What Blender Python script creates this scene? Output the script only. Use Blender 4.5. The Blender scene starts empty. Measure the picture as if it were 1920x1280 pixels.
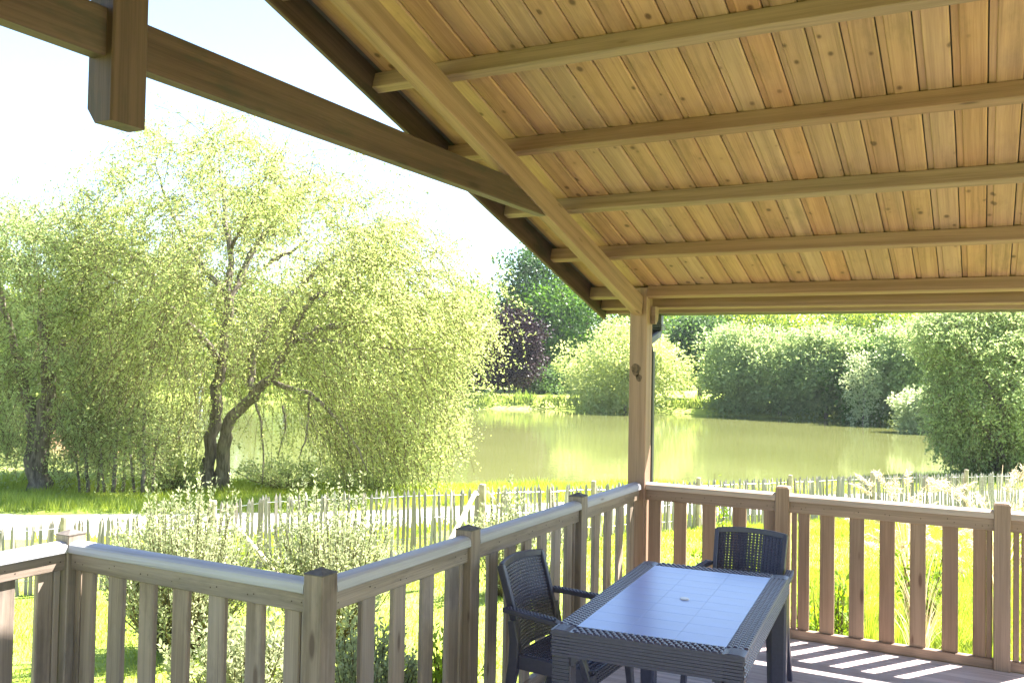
import bpy, math, random
import numpy as np
from mathutils import Matrix, Vector

# ------------------------------------------------------------------ camera, world, sun, exposure
scene = bpy.context.scene
COL = scene.collection
CAM = np.array([2.3125, -6.5028, 1.8576])
F, YAW, PITCH, ROLL = 1675.12, 0.4850, 0.0274, 0.0183


def cam_axes():
    cy, sy = math.cos(YAW), math.sin(YAW)
    fw = np.array([-sy * math.cos(PITCH), cy * math.cos(PITCH), math.sin(PITCH)])
    r = np.array([cy, sy, 0.0])
    u = np.cross(r, fw)
    return fw, r * math.cos(ROLL) + u * math.sin(ROLL), -r * math.sin(ROLL) + u * math.cos(ROLL)


FW, RT, UP = cam_axes()
cam_data = bpy.data.cameras.new("camera")
cam_data.sensor_width = 36.0
cam_data.lens = F / 1920 * 36.0
cam_data.clip_end = 2000
cam_data.clip_start = 0.05
cam = bpy.data.objects.new("camera", cam_data)
COL.objects.link(cam)
cam.matrix_world = Matrix(((RT[0], UP[0], -FW[0], CAM[0]), (RT[1], UP[1], -FW[1], CAM[1]),
                           (RT[2], UP[2], -FW[2], CAM[2]), (0, 0, 0, 1)))
scene.camera = cam

SUN_DIR = Vector((0.41, 0.60, 1.0)).normalized()
sun_el = math.asin(SUN_DIR.z)
sun_az = math.atan2(SUN_DIR.x, SUN_DIR.y)
world = bpy.data.worlds.new("World")
scene.world = world
world.use_nodes = True
wn = world.node_tree
bg = wn.nodes["Background"]
sky = wn.nodes.new("ShaderNodeTexSky")
sky.sky_type = 'NISHITA'
sky.sun_disc = False
sky.sun_elevation = sun_el
sky.sun_rotation = sun_az
sky.air_density = 1.0
sky.dust_density = 0.4
sky.ozone_density = 1.0
wn.links.new(sky.outputs[0], bg.inputs[0])
bg.inputs[1].default_value = 0.054
sun_data = bpy.data.lights.new("sun", 'SUN')
sun_data.energy = 4.2
sun_data.angle = math.radians(0.5)
sun_data.color = (1.0, 0.95, 0.86)
sun = bpy.data.objects.new("sun", sun_data)
COL.objects.link(sun)
sun.rotation_euler = (-SUN_DIR).to_track_quat('-Z', 'Y').to_euler()
scene.view_settings.view_transform = 'Standard'
scene.view_settings.look = 'None'
scene.view_settings.use_curve_mapping = False
scene.view_settings.gamma = 1.0
scene.view_settings.exposure = 3.2
scene.render.engine = 'CYCLES'
cy = scene.cycles
cy.max_bounces = 10
cy.diffuse_bounces = 5
cy.transparent_max_bounces = 8

RNG = np.random.default_rng(7)
random.seed(7)


# ------------------------------------------------------------------ helpers
def ray_at(px, py, d):
    """world point seen at a photo pixel, d metres along the view axis"""
    return CAM + (FW + RT * (px - 960) / F - UP * (py - 640) / F) * d


def tag(o, label=None, cat=None, group=None, kind=None):
    if label: o["label"] = label
    if cat: o["category"] = cat
    if group: o["group"] = group
    if kind: o["kind"] = kind
    return o


def empty(name, loc, label=None, cat=None, group=None, kind=None):
    o = bpy.data.objects.new(name, None)
    o.empty_display_size = 0.2
    COL.objects.link(o)
    o.location = loc
    return tag(o, label, cat, group, kind)


def link(name, me, parent=None, M=None):
    """link mesh as object; M is its WORLD matrix (parents are unrotated unless rotated later)"""
    o = bpy.data.objects.new(name, me)
    COL.objects.link(o)
    M = M or Matrix.Identity(4)
    if parent is not None:
        o.parent = parent
        base = Matrix.Translation(parent.location)
        if parent.parent is not None:
            base = parent.get("_wm") or base
        o.matrix_basis = WORLD[parent.name].inverted() @ M
    else:
        o.matrix_basis = M
    WORLD[o.name] = M.copy()
    return o


WORLD = {}
_old_empty = empty


def empty(name, loc, label=None, cat=None, group=None, kind=None):
    o = _old_empty(name, loc, label, cat, group, kind)
    WORLD[o.name] = Matrix.Translation(Vector(loc))
    return o


def mesh(name, verts, faces, mat=None, smooth=False):
    me = bpy.data.meshes.new(name)
    me.from_pydata([tuple(map(float, v)) for v in verts], [], [tuple(map(int, f)) for f in faces])
    if mat: me.materials.append(mat)
    if smooth:
        me.polygons.foreach_set("use_smooth", [True] * len(me.polygons))
    me.update()
    return me


def np_mesh(name, verts, nper, mat, rnd=None, smooth=False):
    """fast mesh of equal polygons, verts given face by face (nper verts each)"""
    me = bpy.data.meshes.new(name)
    n = len(verts)
    nf = n // nper
    me.vertices.add(n)
    me.vertices.foreach_set("co", np.ascontiguousarray(verts, dtype=np.float32).ravel())
    me.loops.add(n)
    me.loops.foreach_set("vertex_index", np.arange(n, dtype=np.int32))
    me.polygons.add(nf)
    me.polygons.foreach_set("loop_start", np.arange(0, n, nper, dtype=np.int32))
    if rnd is not None:
        at = me.attributes.new("rnd", 'FLOAT', 'FACE')
        at.data.foreach_set("value", np.ascontiguousarray(rnd, dtype=np.float32))
    me.materials.append(mat)
    me.update(calc_edges=True)
    return me


def prism_mesh(name, profile, length, mat, end0=None, end1=None, smooth=False):
    """profile: list of (y,z) ccw, extruded along local X; end0/end1: functions (y,z)->x at the ends"""
    n = len(profile)
    v = [((end0(y, z) if end0 else 0.0), y, z) for y, z in profile]
    v += [((end1(y, z) if end1 else length), y, z) for y, z in profile]
    f = [(i, (i + 1) % n, n + (i + 1) % n, n + i) for i in range(n)]
    f = [tuple(reversed(q)) for q in f]
    f.append(tuple(range(n)))
    f.append(tuple(reversed(range(n, 2 * n))))
    me = mesh(name, v, f, mat)
    return me


def rect_profile(w, h, c):
    a, b = w / 2, h / 2
    return [(-a + c, -b), (a - c, -b), (a, -b + c), (a, b - c), (a - c, b), (-a + c, b), (-a, b - c), (-a, -b + c)]


_cache = {}


def frame_matrix(p0, p1, up=(0, 0, 1)):
    p0, p1 = Vector(p0), Vector(p1)
    x = (p1 - p0).normalized()
    z = Vector(up)
    z = (z - x * z.dot(x)).normalized()
    y = z.cross(x)
    return Matrix(((x.x, y.x, z.x, p0.x), (x.y, y.y, z.y, p0.y), (x.z, y.z, z.z, p0.z), (0, 0, 0, 1)))


def beam(name, p0, p1, w, h, mat, parent, up=(0, 0, 1), bevel=0.004, end0=None, end1=None):
    """timber from p0 to p1 (centre line); w across, h along `up`; grain along local X"""
    L = (Vector(p1) - Vector(p0)).length
    key = (round(L, 3), w, h, mat.name, bevel)
    if end0 or end1 or key not in _cache:
        me = prism_mesh(name, rect_profile(w, h, bevel), L, mat, end0, end1)
        if not (end0 or end1): _cache[key] = me
    else:
        me = _cache[key]
    return link(name, me, parent, frame_matrix(p0, p1, up))


class Geo:
    """collects verts / faces for one mesh"""

    def __init__(self): self.v, self.f = [], []

    def add(self, v, f):
        o = len(self.v)
        self.v += [tuple(q) for q in v]
        self.f += [tuple(i + o for i in q) for q in f]

    def box(self, c, s, M=None):
        x, y, z = c; a, b, d = s[0] / 2, s[1] / 2, s[2] / 2
        v = [Vector((x + i * a, y + j * b, z + k * d)) for i in (-1, 1) for j in (-1, 1) for k in (-1, 1)]
        if M: v = [M @ q for q in v]
        self.add(v, [(0, 1, 3, 2), (4, 6, 7, 5), (0, 4, 5, 1), (2, 3, 7, 6), (0, 2, 6, 4), (1, 5, 7, 3)])

    def tube(self, pts, rad, n=6, cap=True):
        pts = [Vector(p) for p in pts]
        rings = []
        prev = None
        for i, p in enumerate(pts):
            d = (pts[min(i + 1, len(pts) - 1)] - pts[max(i - 1, 0)])
            if d.length < 1e-9: d = Vector((0, 0, 1))
            d.normalize()
            ref = prev if prev is not None else (Vector((1, 0, 0)) if abs(d.x) < .8 else Vector((0, 1, 0)))
            a = (ref - d * ref.dot(d)).normalized()
            prev = a
            b = d.cross(a)
            r = rad[i] if hasattr(rad, '__len__') else rad
            rings.append([p + (a * math.cos(t) + b * math.sin(t)) * r for t in [2 * math.pi * k / n for k in range(n)]])
        v = [q for r in rings for q in r]
        f = []
        for i in range(len(pts) - 1):
            for k in range(n):
                f.append((i * n + k, i * n + (k + 1) % n, (i + 1) * n + (k + 1) % n, (i + 1) * n + k))
        if cap:
            f.append(tuple(reversed(range(n))))
            f.append(tuple(range((len(pts) - 1) * n, len(pts) * n)))
        self.add(v, f)

    def bar(self, pts, w, h, side=(0, 1, 0)):
        """rectangular bar along a polyline; w along `side`, h across; w,h may be lists"""
        pts = [Vector(p) for p in pts]
        s = Vector(side).normalized()
        v = []
        for i, p in enumerate(pts):
            d = (pts[min(i + 1, len(pts) - 1)] - pts[max(i - 1, 0)]).normalized()
            sd = (s - d * s.dot(d)).normalized()
            u = d.cross(sd)
            ww = (w[i] if hasattr(w, '__len__') else w) / 2
            hh = (h[i] if hasattr(h, '__len__') else h) / 2
            c = min(ww, hh) * .28
            for a, b in [(-ww + c, -hh), (ww - c, -hh), (ww, -hh + c), (ww, hh - c), (ww - c, hh), (-ww + c, hh), (-ww, hh - c), (-ww, -hh + c)]:
                v.append(p + sd * a + u * b)
        n = 8
        f = []
        for i in range(len(pts) - 1):
            for k in range(n):
                f.append((i * n + k, i * n + (k + 1) % n, (i + 1) * n + (k + 1) % n, (i + 1) * n + k))
        f.append(tuple(reversed(range(n))))
        f.append(tuple(range((len(pts) - 1) * n, len(pts) * n)))
        self.add(v, f)

    def mesh(self, name, mat, smooth=False): return mesh(name, self.v, self.f, mat, smooth)

    def build(self, name, mat, parent=None, smooth=False, M=None):
        """verts are world coordinates (or local to M)"""
        return link(name, self.mesh(name, mat, smooth), parent, M)


# ------------------------------------------------------------------ materials
class NT:
    def __init__(self, name):
        self.m = bpy.data.materials.new(name)
        self.m.use_nodes = True
        self.t = self.m.node_tree
        self.p = self.t.nodes["Principled BSDF"]
        self.out = self.t.nodes["Material Output"]

    def n(self, typ, **kw):
        nd = self.t.nodes.new(typ)
        for k, v in kw.items():
            if k.startswith('i_'):
                nd.inputs[k[2:].replace('_', ' ')].default_value = v
            else:
                setattr(nd, k, v)
        return nd

    def l(self, a, b): self.t.links.new(a, b)

    def math(self, op, a, b=None, clamp=False):
        nd = self.n('ShaderNodeMath', operation=op, use_clamp=clamp)
        for i, q in enumerate((a, b)):
            if q is None: continue
            if isinstance(q, (int, float)): nd.inputs[i].default_value = q
            else: self.l(q, nd.inputs[i])
        return nd.outputs[0]

    def vec(self, op, a, b):
        nd = self.n('ShaderNodeVectorMath', operation=op)
        for i, q in enumerate((a, b)):
            if isinstance(q, (tuple, list)): nd.inputs[i].default_value = q
            else: self.l(q, nd.inputs[i])
        return nd.outputs[0]

    def mix(self, fac, a, b, blend='MIX'):
        nd = self.n('ShaderNodeMix', data_type='RGBA', blend_type=blend)
        for s, q in ((nd.inputs[0], fac), (nd.inputs[6], a), (nd.inputs[7], b)):
            if isinstance(q, (int, float)): s.default_value = q
            elif isinstance(q, (tuple, list)): s.default_value = tuple(q) + ((1,) if len(q) == 3 else ())
            else: self.l(q, s)
        return nd.outputs[2]

    def ramp(self, fac, stops):
        nd = self.n('ShaderNodeValToRGB')
        e = nd.color_ramp.elements
        while len(e) < len(stops): e.new(0.5)
        for q, (p, c) in zip(e, stops):
            q.position = p
            q.color = tuple(c) + (1,) if hasattr(c, '__len__') else (c, c, c, 1)
        self.l(fac, nd.inputs[0])
        return nd.outputs[0]

    def noise(self, vec, scale, detail=3, rough=.55, out=0):
        nd = self.n('ShaderNodeTexNoise')
        nd.inputs['Scale'].default_value = scale
        nd.inputs['Detail'].default_value = detail
        nd.inputs['Roughness'].default_value = rough
        if vec is not None: self.l(vec, nd.inputs['Vector'])
        return nd.outputs[out]

    def bump(self, h, strength, dist):
        nd = self.n('ShaderNodeBump')
        nd.inputs['Strength'].default_value = strength
        nd.inputs['Distance'].default_value = dist
        self.l(h, nd.inputs['Height'])
        self.l(nd.outputs[0], self.p.inputs['Normal'])


def wood(name, dark, light, knot, grey, grey_amt=.25, stain=.0, knot_size=.13, knot_scale=(2.4, 6.5, 6.5), var=.28, rough=.62, bump=.25):
    t = NT(name)
    tc = t.n('ShaderNodeTexCoord')
    oi = t.n('ShaderNodeObjectInfo')
    off = t.vec('MULTIPLY', oi.outputs['Random'], (57.0, 23.0, 31.0))
    co = t.vec('ADD', tc.outputs['Object'], off)
    warp = t.noise(t.vec('MULTIPLY', co, (1.1, 5, 5)), 1.0, 2)
    wv = t.vec('MULTIPLY', warp, (0.0, .03, .03))
    cg = t.vec('ADD', co, wv)
    # growth rings drawn out along the length
    rings = t.noise(t.vec('MULTIPLY', cg, (.55, 26, 26)), 1.0, 2, .5)
    fine = t.noise(t.vec('MULTIPLY', cg, (3.0, 170, 170)), 1.0, 4, .6)
    blot = t.noise(t.vec('MULTIPLY', co, (1.6, 5, 5)), 1.0, 3)
    g = t.math('ADD', t.math('MULTIPLY', rings, .6), t.math('MULTIPLY', fine, .4))
    base = t.ramp(g, [(.40, dark), (.60, light)])
    streak = t.noise(t.vec('MULTIPLY', cg, (.9, 60, 60)), 1.0, 3, .6)
    base = t.mix(t.ramp(streak, [(.56, 0.0), (.70, .5)]), base, tuple(c * .62 for c in dark))
    base = t.mix(t.math('MULTIPLY', t.ramp(blot, [(.42, 0.0), (.75, 1.0)]), grey_amt), base, grey)
    # knots
    vo = t.n('ShaderNodeTexVoronoi')
    vo.inputs['Scale'].default_value = 1.0
    t.l(t.vec('MULTIPLY', co, knot_scale), vo.inputs['Vector'])
    kn = t.math('ADD', vo.outputs['Distance'], t.math('MULTIPLY', t.math('SUBTRACT', warp, .5), .1))
    kn = t.math('ADD', kn, t.math('MULTIPLY', t.math('SUBTRACT', t.math('MULTIPLY', vo.outputs['Color'], 1.0), .35), knot_size * .8))
    km = t.ramp(kn, [(knot_size * .45, 1.0), (knot_size * .95, .0)])
    halo = t.ramp(kn, [(knot_size, .35), (knot_size * 2.4, .0)])
    base = t.mix(halo, base, dark)
    base = t.mix(t.math('MULTIPLY', km, .85), base, knot)
    if stain > 0:
        st = t.noise(t.vec('MULTIPLY', co, (2.2, 6, 9)), 1.0, 5, .65)
        base = t.mix(t.math('MULTIPLY', t.ramp(st, [(.52, 0.0), (.66, 1.0)]), stain), base, (.03, .026, .022))
    hs = t.n('ShaderNodeHueSaturation')
    t.l(base, hs.inputs['Color'])
    t.l(t.math('ADD', t.math('MULTIPLY', oi.outputs['Random'], var), 1 - var / 2), hs.inputs['Value'])
    r2 = t.math('FRACT', t.math('MULTIPLY', oi.outputs['Random'], 17.31))
    t.l(t.math('ADD', t.math('MULTIPLY', r2, .2), .86), hs.inputs['Saturation'])
    t.l(t.math('ADD', t.math('MULTIPLY', t.math('FRACT', t.math('MULTIPLY', r2, 7.7)), .009), .4955), hs.inputs['Hue'])
    t.l(hs.outputs[0], t.p.inputs['Base Color'])
    t.p.inputs['Roughness'].default_value = rough
    t.p.inputs['Specular IOR Level'].default_value = .35
    t.bump(t.math('ADD', fine, t.math('MULTIPLY', rings, .8)), bump, .004)
    return t.m


def foliage(name, c0, c1, trans=.38, rough=.5, spec=.25):
    t = NT(name)
    at = t.n('ShaderNodeAttribute', attribute_name='rnd')
    r = at.outputs['Fac']
    oi = t.n('ShaderNodeTexCoord')
    big = t.noise(oi.outputs['Object'], .55, 2)
    k = t.math('ADD', t.math('MULTIPLY', r, .7), t.math('MULTIPLY', t.ramp(big, [(.35, 0.0), (.65, 1.0)]), .3))
    colr = t.ramp(k, [(.0, c0), (1.0, c1)])
    t.l(colr, t.p.inputs['Base Color'])
    t.p.inputs['Roughness'].default_value = rough
    t.p.inputs['Specular IOR Level'].default_value = spec
    tr = t.n('ShaderNodeBsdfTranslucent')
    hs = t.n('ShaderNodeHueSaturation')
    hs.inputs['Saturation'].default_value = 1.15
    hs.inputs['Value'].default_value = 1.25
    hs.inputs['Hue'].default_value = .485
    t.l(colr, hs.inputs['Color'])
    t.l(hs.outputs[0], tr.inputs['Color'])
    mx = t.n('ShaderNodeMixShader')
    mx.inputs[0].default_value = trans
    t.l(t.p.outputs[0], mx.inputs[1])
    t.l(tr.outputs[0], mx.inputs[2])
    t.l(mx.outputs[0], t.out.inputs['Surface'])
    return t.m


def simple(name, col, rough=.5, spec=.5, metal=0.0, nscale=0, namt=0, bump=0, bscale=200):
    t = NT(name)
    tc = t.n('ShaderNodeTexCoord')
    if namt:
        nz = t.noise(tc.outputs['Object'], nscale, 4)
        t.l(t.mix(t.ramp(nz, [(.3, 0.0), (.7, 1.0)]), tuple(c * (1 - namt) for c in col), tuple(min(1, c * (1 + namt)) for c in col)), t.p.inputs['Base Color'])
    else:
        t.p.inputs['Base Color'].default_value = tuple(col) + (1,)
    t.p.inputs['Roughness'].default_value = rough
    t.p.inputs['Specular IOR Level'].default_value = spec
    t.p.inputs['Metallic'].default_value = metal
    if bump:
        t.bump(t.noise(tc.outputs['Object'], bscale, 2), bump, .002)
    return t.m


M_CEIL = wood('ceiling_pine', (.285, .148, .096), (.395, .215, .14), (.075, .032, .022), (.27, .185, .14), .35, .25, .165, (6, 9, .01), .1)
M_PURL = wood('purlin_timber', (.185, .104, .074), (.265, .155, .115), (.08, .042, .03), (.23, .165, .13), .35, 0, .11, (2.0, 9, 9), .12)
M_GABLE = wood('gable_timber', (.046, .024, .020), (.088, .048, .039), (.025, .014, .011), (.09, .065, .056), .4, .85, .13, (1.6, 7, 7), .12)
M_RAILG = wood('weathered_rail_timber', (.20, .15, .113), (.305, .236, .185), (.09, .058, .045), (.29, .25, .235), .55, .35, .12, (1.9, 7.5, 7.5), .2)
M_RAILR = wood('warm_rail_timber', (.21, .13, .084), (.295, .19, .125), (.10, .048, .03), (.235, .175, .14), .3, 0, .11, (1.9, 7.5, 7.5), .16)
M_CAP = wood('skylit_cap_timber', (.32, .305, .325), (.42, .405, .435), (.17, .14, .13), (.37, .365, .395), .5, .12, .1, (1.5, 7, 7), .1, .55)  # pale blue of the skylight on the caps is put into the colour
M_CAPR = wood('warm_cap_timber', (.33, .235, .18), (.45, .335, .265), (.15, .09, .06), (.38, .33, .29), .4, 0, .1, (1.5, 7, 7), .1)
M_DECK = wood('deck_timber', (.40, .325, .325), (.57, .49, .485), (.15, .11, .095), (.32, .30, .305), .5, 0, .1, (1.2, 8, 8), .18, .5)
M_POSTCAP = simple('dark_post_top', (.10, .085, .075), .7, .3, 0, 30, .3)
M_PLASTIC = simple('anthracite_plastic', (.05, .046, .075), .36, .5, 0, 60, .12, .15, 300)
M_WEAVE = simple('anthracite_weave', (.06, .055, .093), .32, .5, 0, 80, .15, .1, 400)
M_TOP = simple('sky_tinted_panel', (.22, .33, .70), .28, .5, 0, 6, .07, .06, 60)  # bluish grey plastic, with the sky's reflection put into its blue
M_SCREW = simple('rusty_screw', (.06, .04, .03), .5, .5, .6)
M_BLACK = simple('black_gutter_plastic', (.012, .012, .016), .5, .5)
M_WHITE = simple('white_paint', (.8, .8, .8), .5)
M_ROOF = simple('roof_covering', (.10, .09, .085), .8, .3, 0, 8, .2)
M_WIRE = simple('galvanised_wire', (.55, .56, .57), .35, .5, .6)


def bark(name, a, b):
    t = NT(name)
    tc = t.n('ShaderNodeTexCoord')
    nz = t.noise(t.vec('MULTIPLY', tc.outputs['Object'], (14, 14, 2.6)), 1.0, 6, .65)
    n2 = t.noise(tc.outputs['Object'], 2.2, 3)
    c = t.ramp(nz, [(.38, a), (.62, b)])
    c = t.mix(t.math('MULTIPLY', t.ramp(n2, [(.5, 0.0), (.7, 1.0)]), .5), c, (.16, .15, .09))
    t.l(c, t.p.inputs['Base Color'])
    t.p.inputs['Roughness'].default_value = .85
    t.bump(nz, .9, .05)
    return t.m


M_BARK = bark('willow_bark', (.07, .055, .042), (.26, .215, .175))
M_TWIG = simple('twig_bark', (.13, .10, .055), .8, .2)
M_PALE = wood('split_chestnut', (.20, .17, .145), (.37, .33, .29), (.1, .08, .06), (.29, .275, .265), .5, 0, .06, (3, 30, 30), .45, .75)
M_ROUND = simple('round_fence_post', (.34, .28, .20), .75, .3, 0, 12, .25, .3, 60)
M_BRACE = simple('pale_brace_timber', (.55, .45, .31), .7, .3, 0, 14, .15)

M_LW = foliage('willow_leaf', (.225, .28, .095), (.45, .505, .23), .64)
M_LB = foliage('sallow_leaf', (.24, .315, .14), (.43, .50, .25), .66)
M_LSAP = foliage('sapling_leaf', (.26, .33, .14), (.45, .52, .26), .66)
M_LOAK = foliage('oak_leaf', (.02, .06, .018), (.065, .13, .035), .32)
M_LGREEN = foliage('lime_tree_leaf', (.042, .11, .02), (.135, .25, .05), .42)
M_LPURP = foliage('purple_leaf', (.009, .005, .009), (.036, .012, .022), .12)
M_LPALE = foliage('pale_willow_leaf', (.25, .32, .11), (.52, .57, .25), .55)
M_LGREY = foliage('grey_green_leaf', (.17, .245, .105), (.37, .45, .21), .58)
M_LBRIGHT = foliage('bright_leaf', (.17, .25, .05), (.33, .42, .09), .45)
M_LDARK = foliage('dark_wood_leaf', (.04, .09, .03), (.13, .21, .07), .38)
M_LSHRUB = foliage('silver_shrub_leaf', (.205, .24, .12), (.46, .49, .30), .52)
M_LWHITE = foliage('blossom_leaf', (.22, .29, .14), (.52, .57, .34), .5)
M_LWEED = foliage('weed_leaf', (.12, .21, .03), (.30, .42, .07), .45)
M_BLADE = foliage('grass_blade', (.17, .245, .04), (.39, .465, .10), .42)
M_DRY = foliage('dry_grass', (.50, .41, .26), (.78, .68, .50), .45)
M_REED = foliage('reed_blade', (.14, .22, .05), (.36, .42, .13), .4)


def ground_mat():
    t = NT('lawn_ground')
    tc = t.n('ShaderNodeTexCoord')
    co = tc.outputs['Object']
    big = t.noise(co, .13, 4)
    mid = t.noise(co, 1.3, 5, .65)
    fine = t.noise(co, 26, 4, .7)
    g = t.ramp(t.math('ADD', t.math('MULTIPLY', mid, .55), t.math('MULTIPLY', fine, .45)), [(.32, (.16, .22, .035)), (.52, (.29, .36, .075)), (.72, (.40, .455, .115))])
    dry = t.ramp(big, [(.52, 0.0), (.72, .55)])
    g = t.mix(dry, g, (.33, .33, .12))
    t.l(g, t.p.inputs['Base Color'])
    t.p.inputs['Roughness'].default_value = .9
    t.p.inputs['Specular IOR Level'].default_value = .1
    t.bump(t.math('ADD', mid, fine), .7, .06)
    return t.m


def gravel_mat():
    t = NT('pale_gravel')
    tc = t.n('ShaderNodeTexCoord')
    co = tc.outputs['Object']
    vo = t.n('ShaderNodeTexVoronoi')
    vo.inputs['Scale'].default_value = 26
    t.l(co, vo.inputs['Vector'])
    n = t.noise(co, 1.1, 4, .6)
    c = t.ramp(vo.outputs['Color'], [(.1, (.38, .35, .31)), (.9, (.60, .57, .53))])
    c = t.mix(t.ramp(n, [(.5, 0.0), (.75, .6)]), c, (.36, .31, .22))
    t.l(c, t.p.inputs['Base Color'])
    t.p.inputs['Roughness'].default_value = .95
    t.p.inputs['Specular IOR Level'].default_value = .1
    t.bump(vo.outputs['Distance'], .6, .02)
    return t.m


def water_mat():
    t = NT('lake_water')
    tc = t.n('ShaderNodeTexCoord')
    co = tc.outputs['Object']
    n = t.noise(co, .09, 3)
    c = t.mix(t.ramp(n, [(.35, 0.0), (.7, 1.0)]), (.112, .122, .040), (.136, .146, .052))
    t.l(c, t.p.inputs['Base Color'])
    t.p.inputs['Roughness'].default_value = .035
    t.p.inputs['IOR'].default_value = 1.33
    rip = t.noise(t.vec('MULTIPLY', co, (1.0, 1.0, 1.0)), 2.6, 3, .55)
    rip2 = t.noise(co, .35, 2)
    t.bump(t.math('ADD', rip, t.math('MULTIPLY', rip2, 1.2)),   .05, .10)
    return t.m


M_GROUND, M_GRAVEL, M_WATER = ground_mat(), gravel_mat(), water_mat()
M_MULCH = simple('mulch_bed', (.40, .27, .20), .95, .1, 0, 18, .45, .8, 40)
M_CHIP = wood('mulch_chip', (.38, .26, .19), (.62, .47, .38), (.3, .2, .15), (.45, .38, .33), .3, 0, .05, (9, 9, 9), .5)

# ------------------------------------------------------------------ terrain, lake, path
LAKE = np.array([(-110, -8), (-60, 2), (-45, 6), (-30, 11), (-20, 14.3), (-13.2, 17.2), (-9.3, 21.0), (-3.3, 26.8), (0, 31.9), (1.4, 38.4), (1.2, 45),
                 (.2, 55), (-2.6, 66), (-3.6, 68.5), (-10, 69.3), (-18.8, 69.1), (-25.6, 69.2), (-33, 65.2), (-37.3, 62.9), (-56, 63.5),
                 (-72, 57.4), (-85.5, 49.4), (-125, 20)], float)
PATH = np.array([(-40, -12), (-22, -1.6), (-13.4, 3.6), (-8.7, 7.5), (-5.6, 11.4), (-2.6, 16.2), (1.8, 21.7), (7, 27), (20, 38)], float)


def seg_dist(P, A, B):
    ab = B - A
    t = np.clip(((P - A) @ ab) / (ab @ ab), 0, 1)
    return np.linalg.norm(P - (A + t[:, None] * ab), axis=1)


def poly_sd(P, poly):
    d = np.full(len(P), 1e9)
    inside = np.zeros(len(P), bool)
    n = len(poly)
    for i in range(n):
        A, B = poly[i], poly[(i + 1) % n]
        d = np.minimum(d, seg_dist(P, A, B))
        c = (A[1] > P[:, 1]) != (B[1] > P[:, 1])
        with np.errstate(divide='ignore', invalid='ignore'):
            xx = (B[0] - A[0]) * (P[:, 1] - A[1]) / (B[1] - A[1]) + A[0]
        inside ^= c & (P[:, 0] < xx)
    return np.where(inside, -d, d)


def path_dist(P):
    d = np.full(len(P), 1e9)
    for i in range(len(PATH) - 1): d = np.minimum(d, seg_dist(P, PATH[i], PATH[i + 1]))
    return d


CTRL = np.array([(0, 0, -.6), (2, 0, -.62), (-1, -3, -.62), (2, -6, -.55), (-3, -6, -.8), (-8, 1, -1.14), (-6.5, 3, -.96), (-4.4, 5.3, -.92), (-3.5, 7.5, -1.0),
                 (-2.5, 10.3, -1.15), (-1.2, 12.6, -1.25), (.15, 15, -1.34), (1.8, 18, -1.5), (3.8, 21.5, -1.62), (-2.5, 2, -.75), (3, 5, -.8), (2, 10, -1.05), (-14, 3.6, -1.22), (-9, 7.5, -1.25),
                 (-15.9, 11, -1.62), (-19, 8.3, -1.55), (-25, 6, -1.6), (8, 30, -1.5), (15, 40, -1.2), (6, 60, -1.2), (3, 80, -1.1), (-20, 85, -1.2), (-45, 85, -1.1), (-90, 80, -1.0), (-100, 100, -.8),
                 (-12, 15, -1.75), (-8.5, 18.5, -1.8), (-5, 23, -1.85), (-2, 26, -1.85), (1, 30, -1.85), (2.5, 33, -1.85), (-3, 14, -1.45), (-20, 120, .2), (30, 120, .4), (-60, 130, .2), (-150, 0, -1), (60, 20, -.6), (60, -60, 0), (-60, -60, -.6), (-140, 140, 1), (150, 150, 3), (0, 250, 5), (-250, 250, 4), (250, 0, 2)], float)


def height(P):
    P = np.asarray(P, float).reshape(-1, 2)
    w = np.zeros(len(P)); s = np.zeros(len(P))
    for x, y, z in CTRL:
        k = 1 / (((P[:, 0] - x) ** 2 + (P[:, 1] - y) ** 2) + .6) ** 1.6
        w += k; s += k * z
    h = s / w
    h += .05 * np.sin(P[:, 0] * .31 + 1) * np.sin(P[:, 1] * .27)
    sd = poly_sd(P, LAKE)
    a = np.clip((sd + .6) / 2.6, 0, 1)
    a = a * a * (3 - 2 * a)
    return -2.9 + (h + 2.9) * a


def hz(x, y): return float(height([(x, y)])[0])


def graded(lo, hi, flo, fhi, step, far):
    a = list(np.arange(flo, fhi + 1e-6, step))
    s, x = step, fhi
    while x < hi:
        s *= 1.16; x += min(s, far); a.append(x)
    s, x = step, flo
    while x > lo:
        s *= 1.16; x -= min(s, far); a.insert(0, x)
    return np.array(a)


gx = graded(-700, 700, -26, 10, .5, 90)
gy = graded(-300, 900, -9, 36, .5, 90)
X, Y = np.meshgrid(gx, gy, indexing='ij')
P2 = np.stack([X.ravel(), Y.ravel()], 1)
Z = height(P2)
nx, ny = len(gx), len(gy)
idx = np.arange(nx * ny).reshape(nx, ny)
faces = np.stack([idx[:-1, :-1].ravel(), idx[1:, :-1].ravel(), idx[1:, 1:].ravel(), idx[:-1, 1:].ravel()], 1)
me = mesh('lawn', np.column_stack([P2, Z]), faces, M_GROUND, True)
tag(link('ground', me), kind='structure')

me = mesh('lake', [(x, y, -2.0) for x, y in np.array(LAKE) + 0], [tuple(range(len(LAKE)))], M_WATER)
cen = LAKE.mean(0)
big = cen + (LAKE - cen) * 1.06
me = mesh('lake', [(x, y, -2.0) for x, y in big], [tuple(range(len(big)))], M_WATER)
tag(link('lake_water', me), kind='structure')


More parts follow.
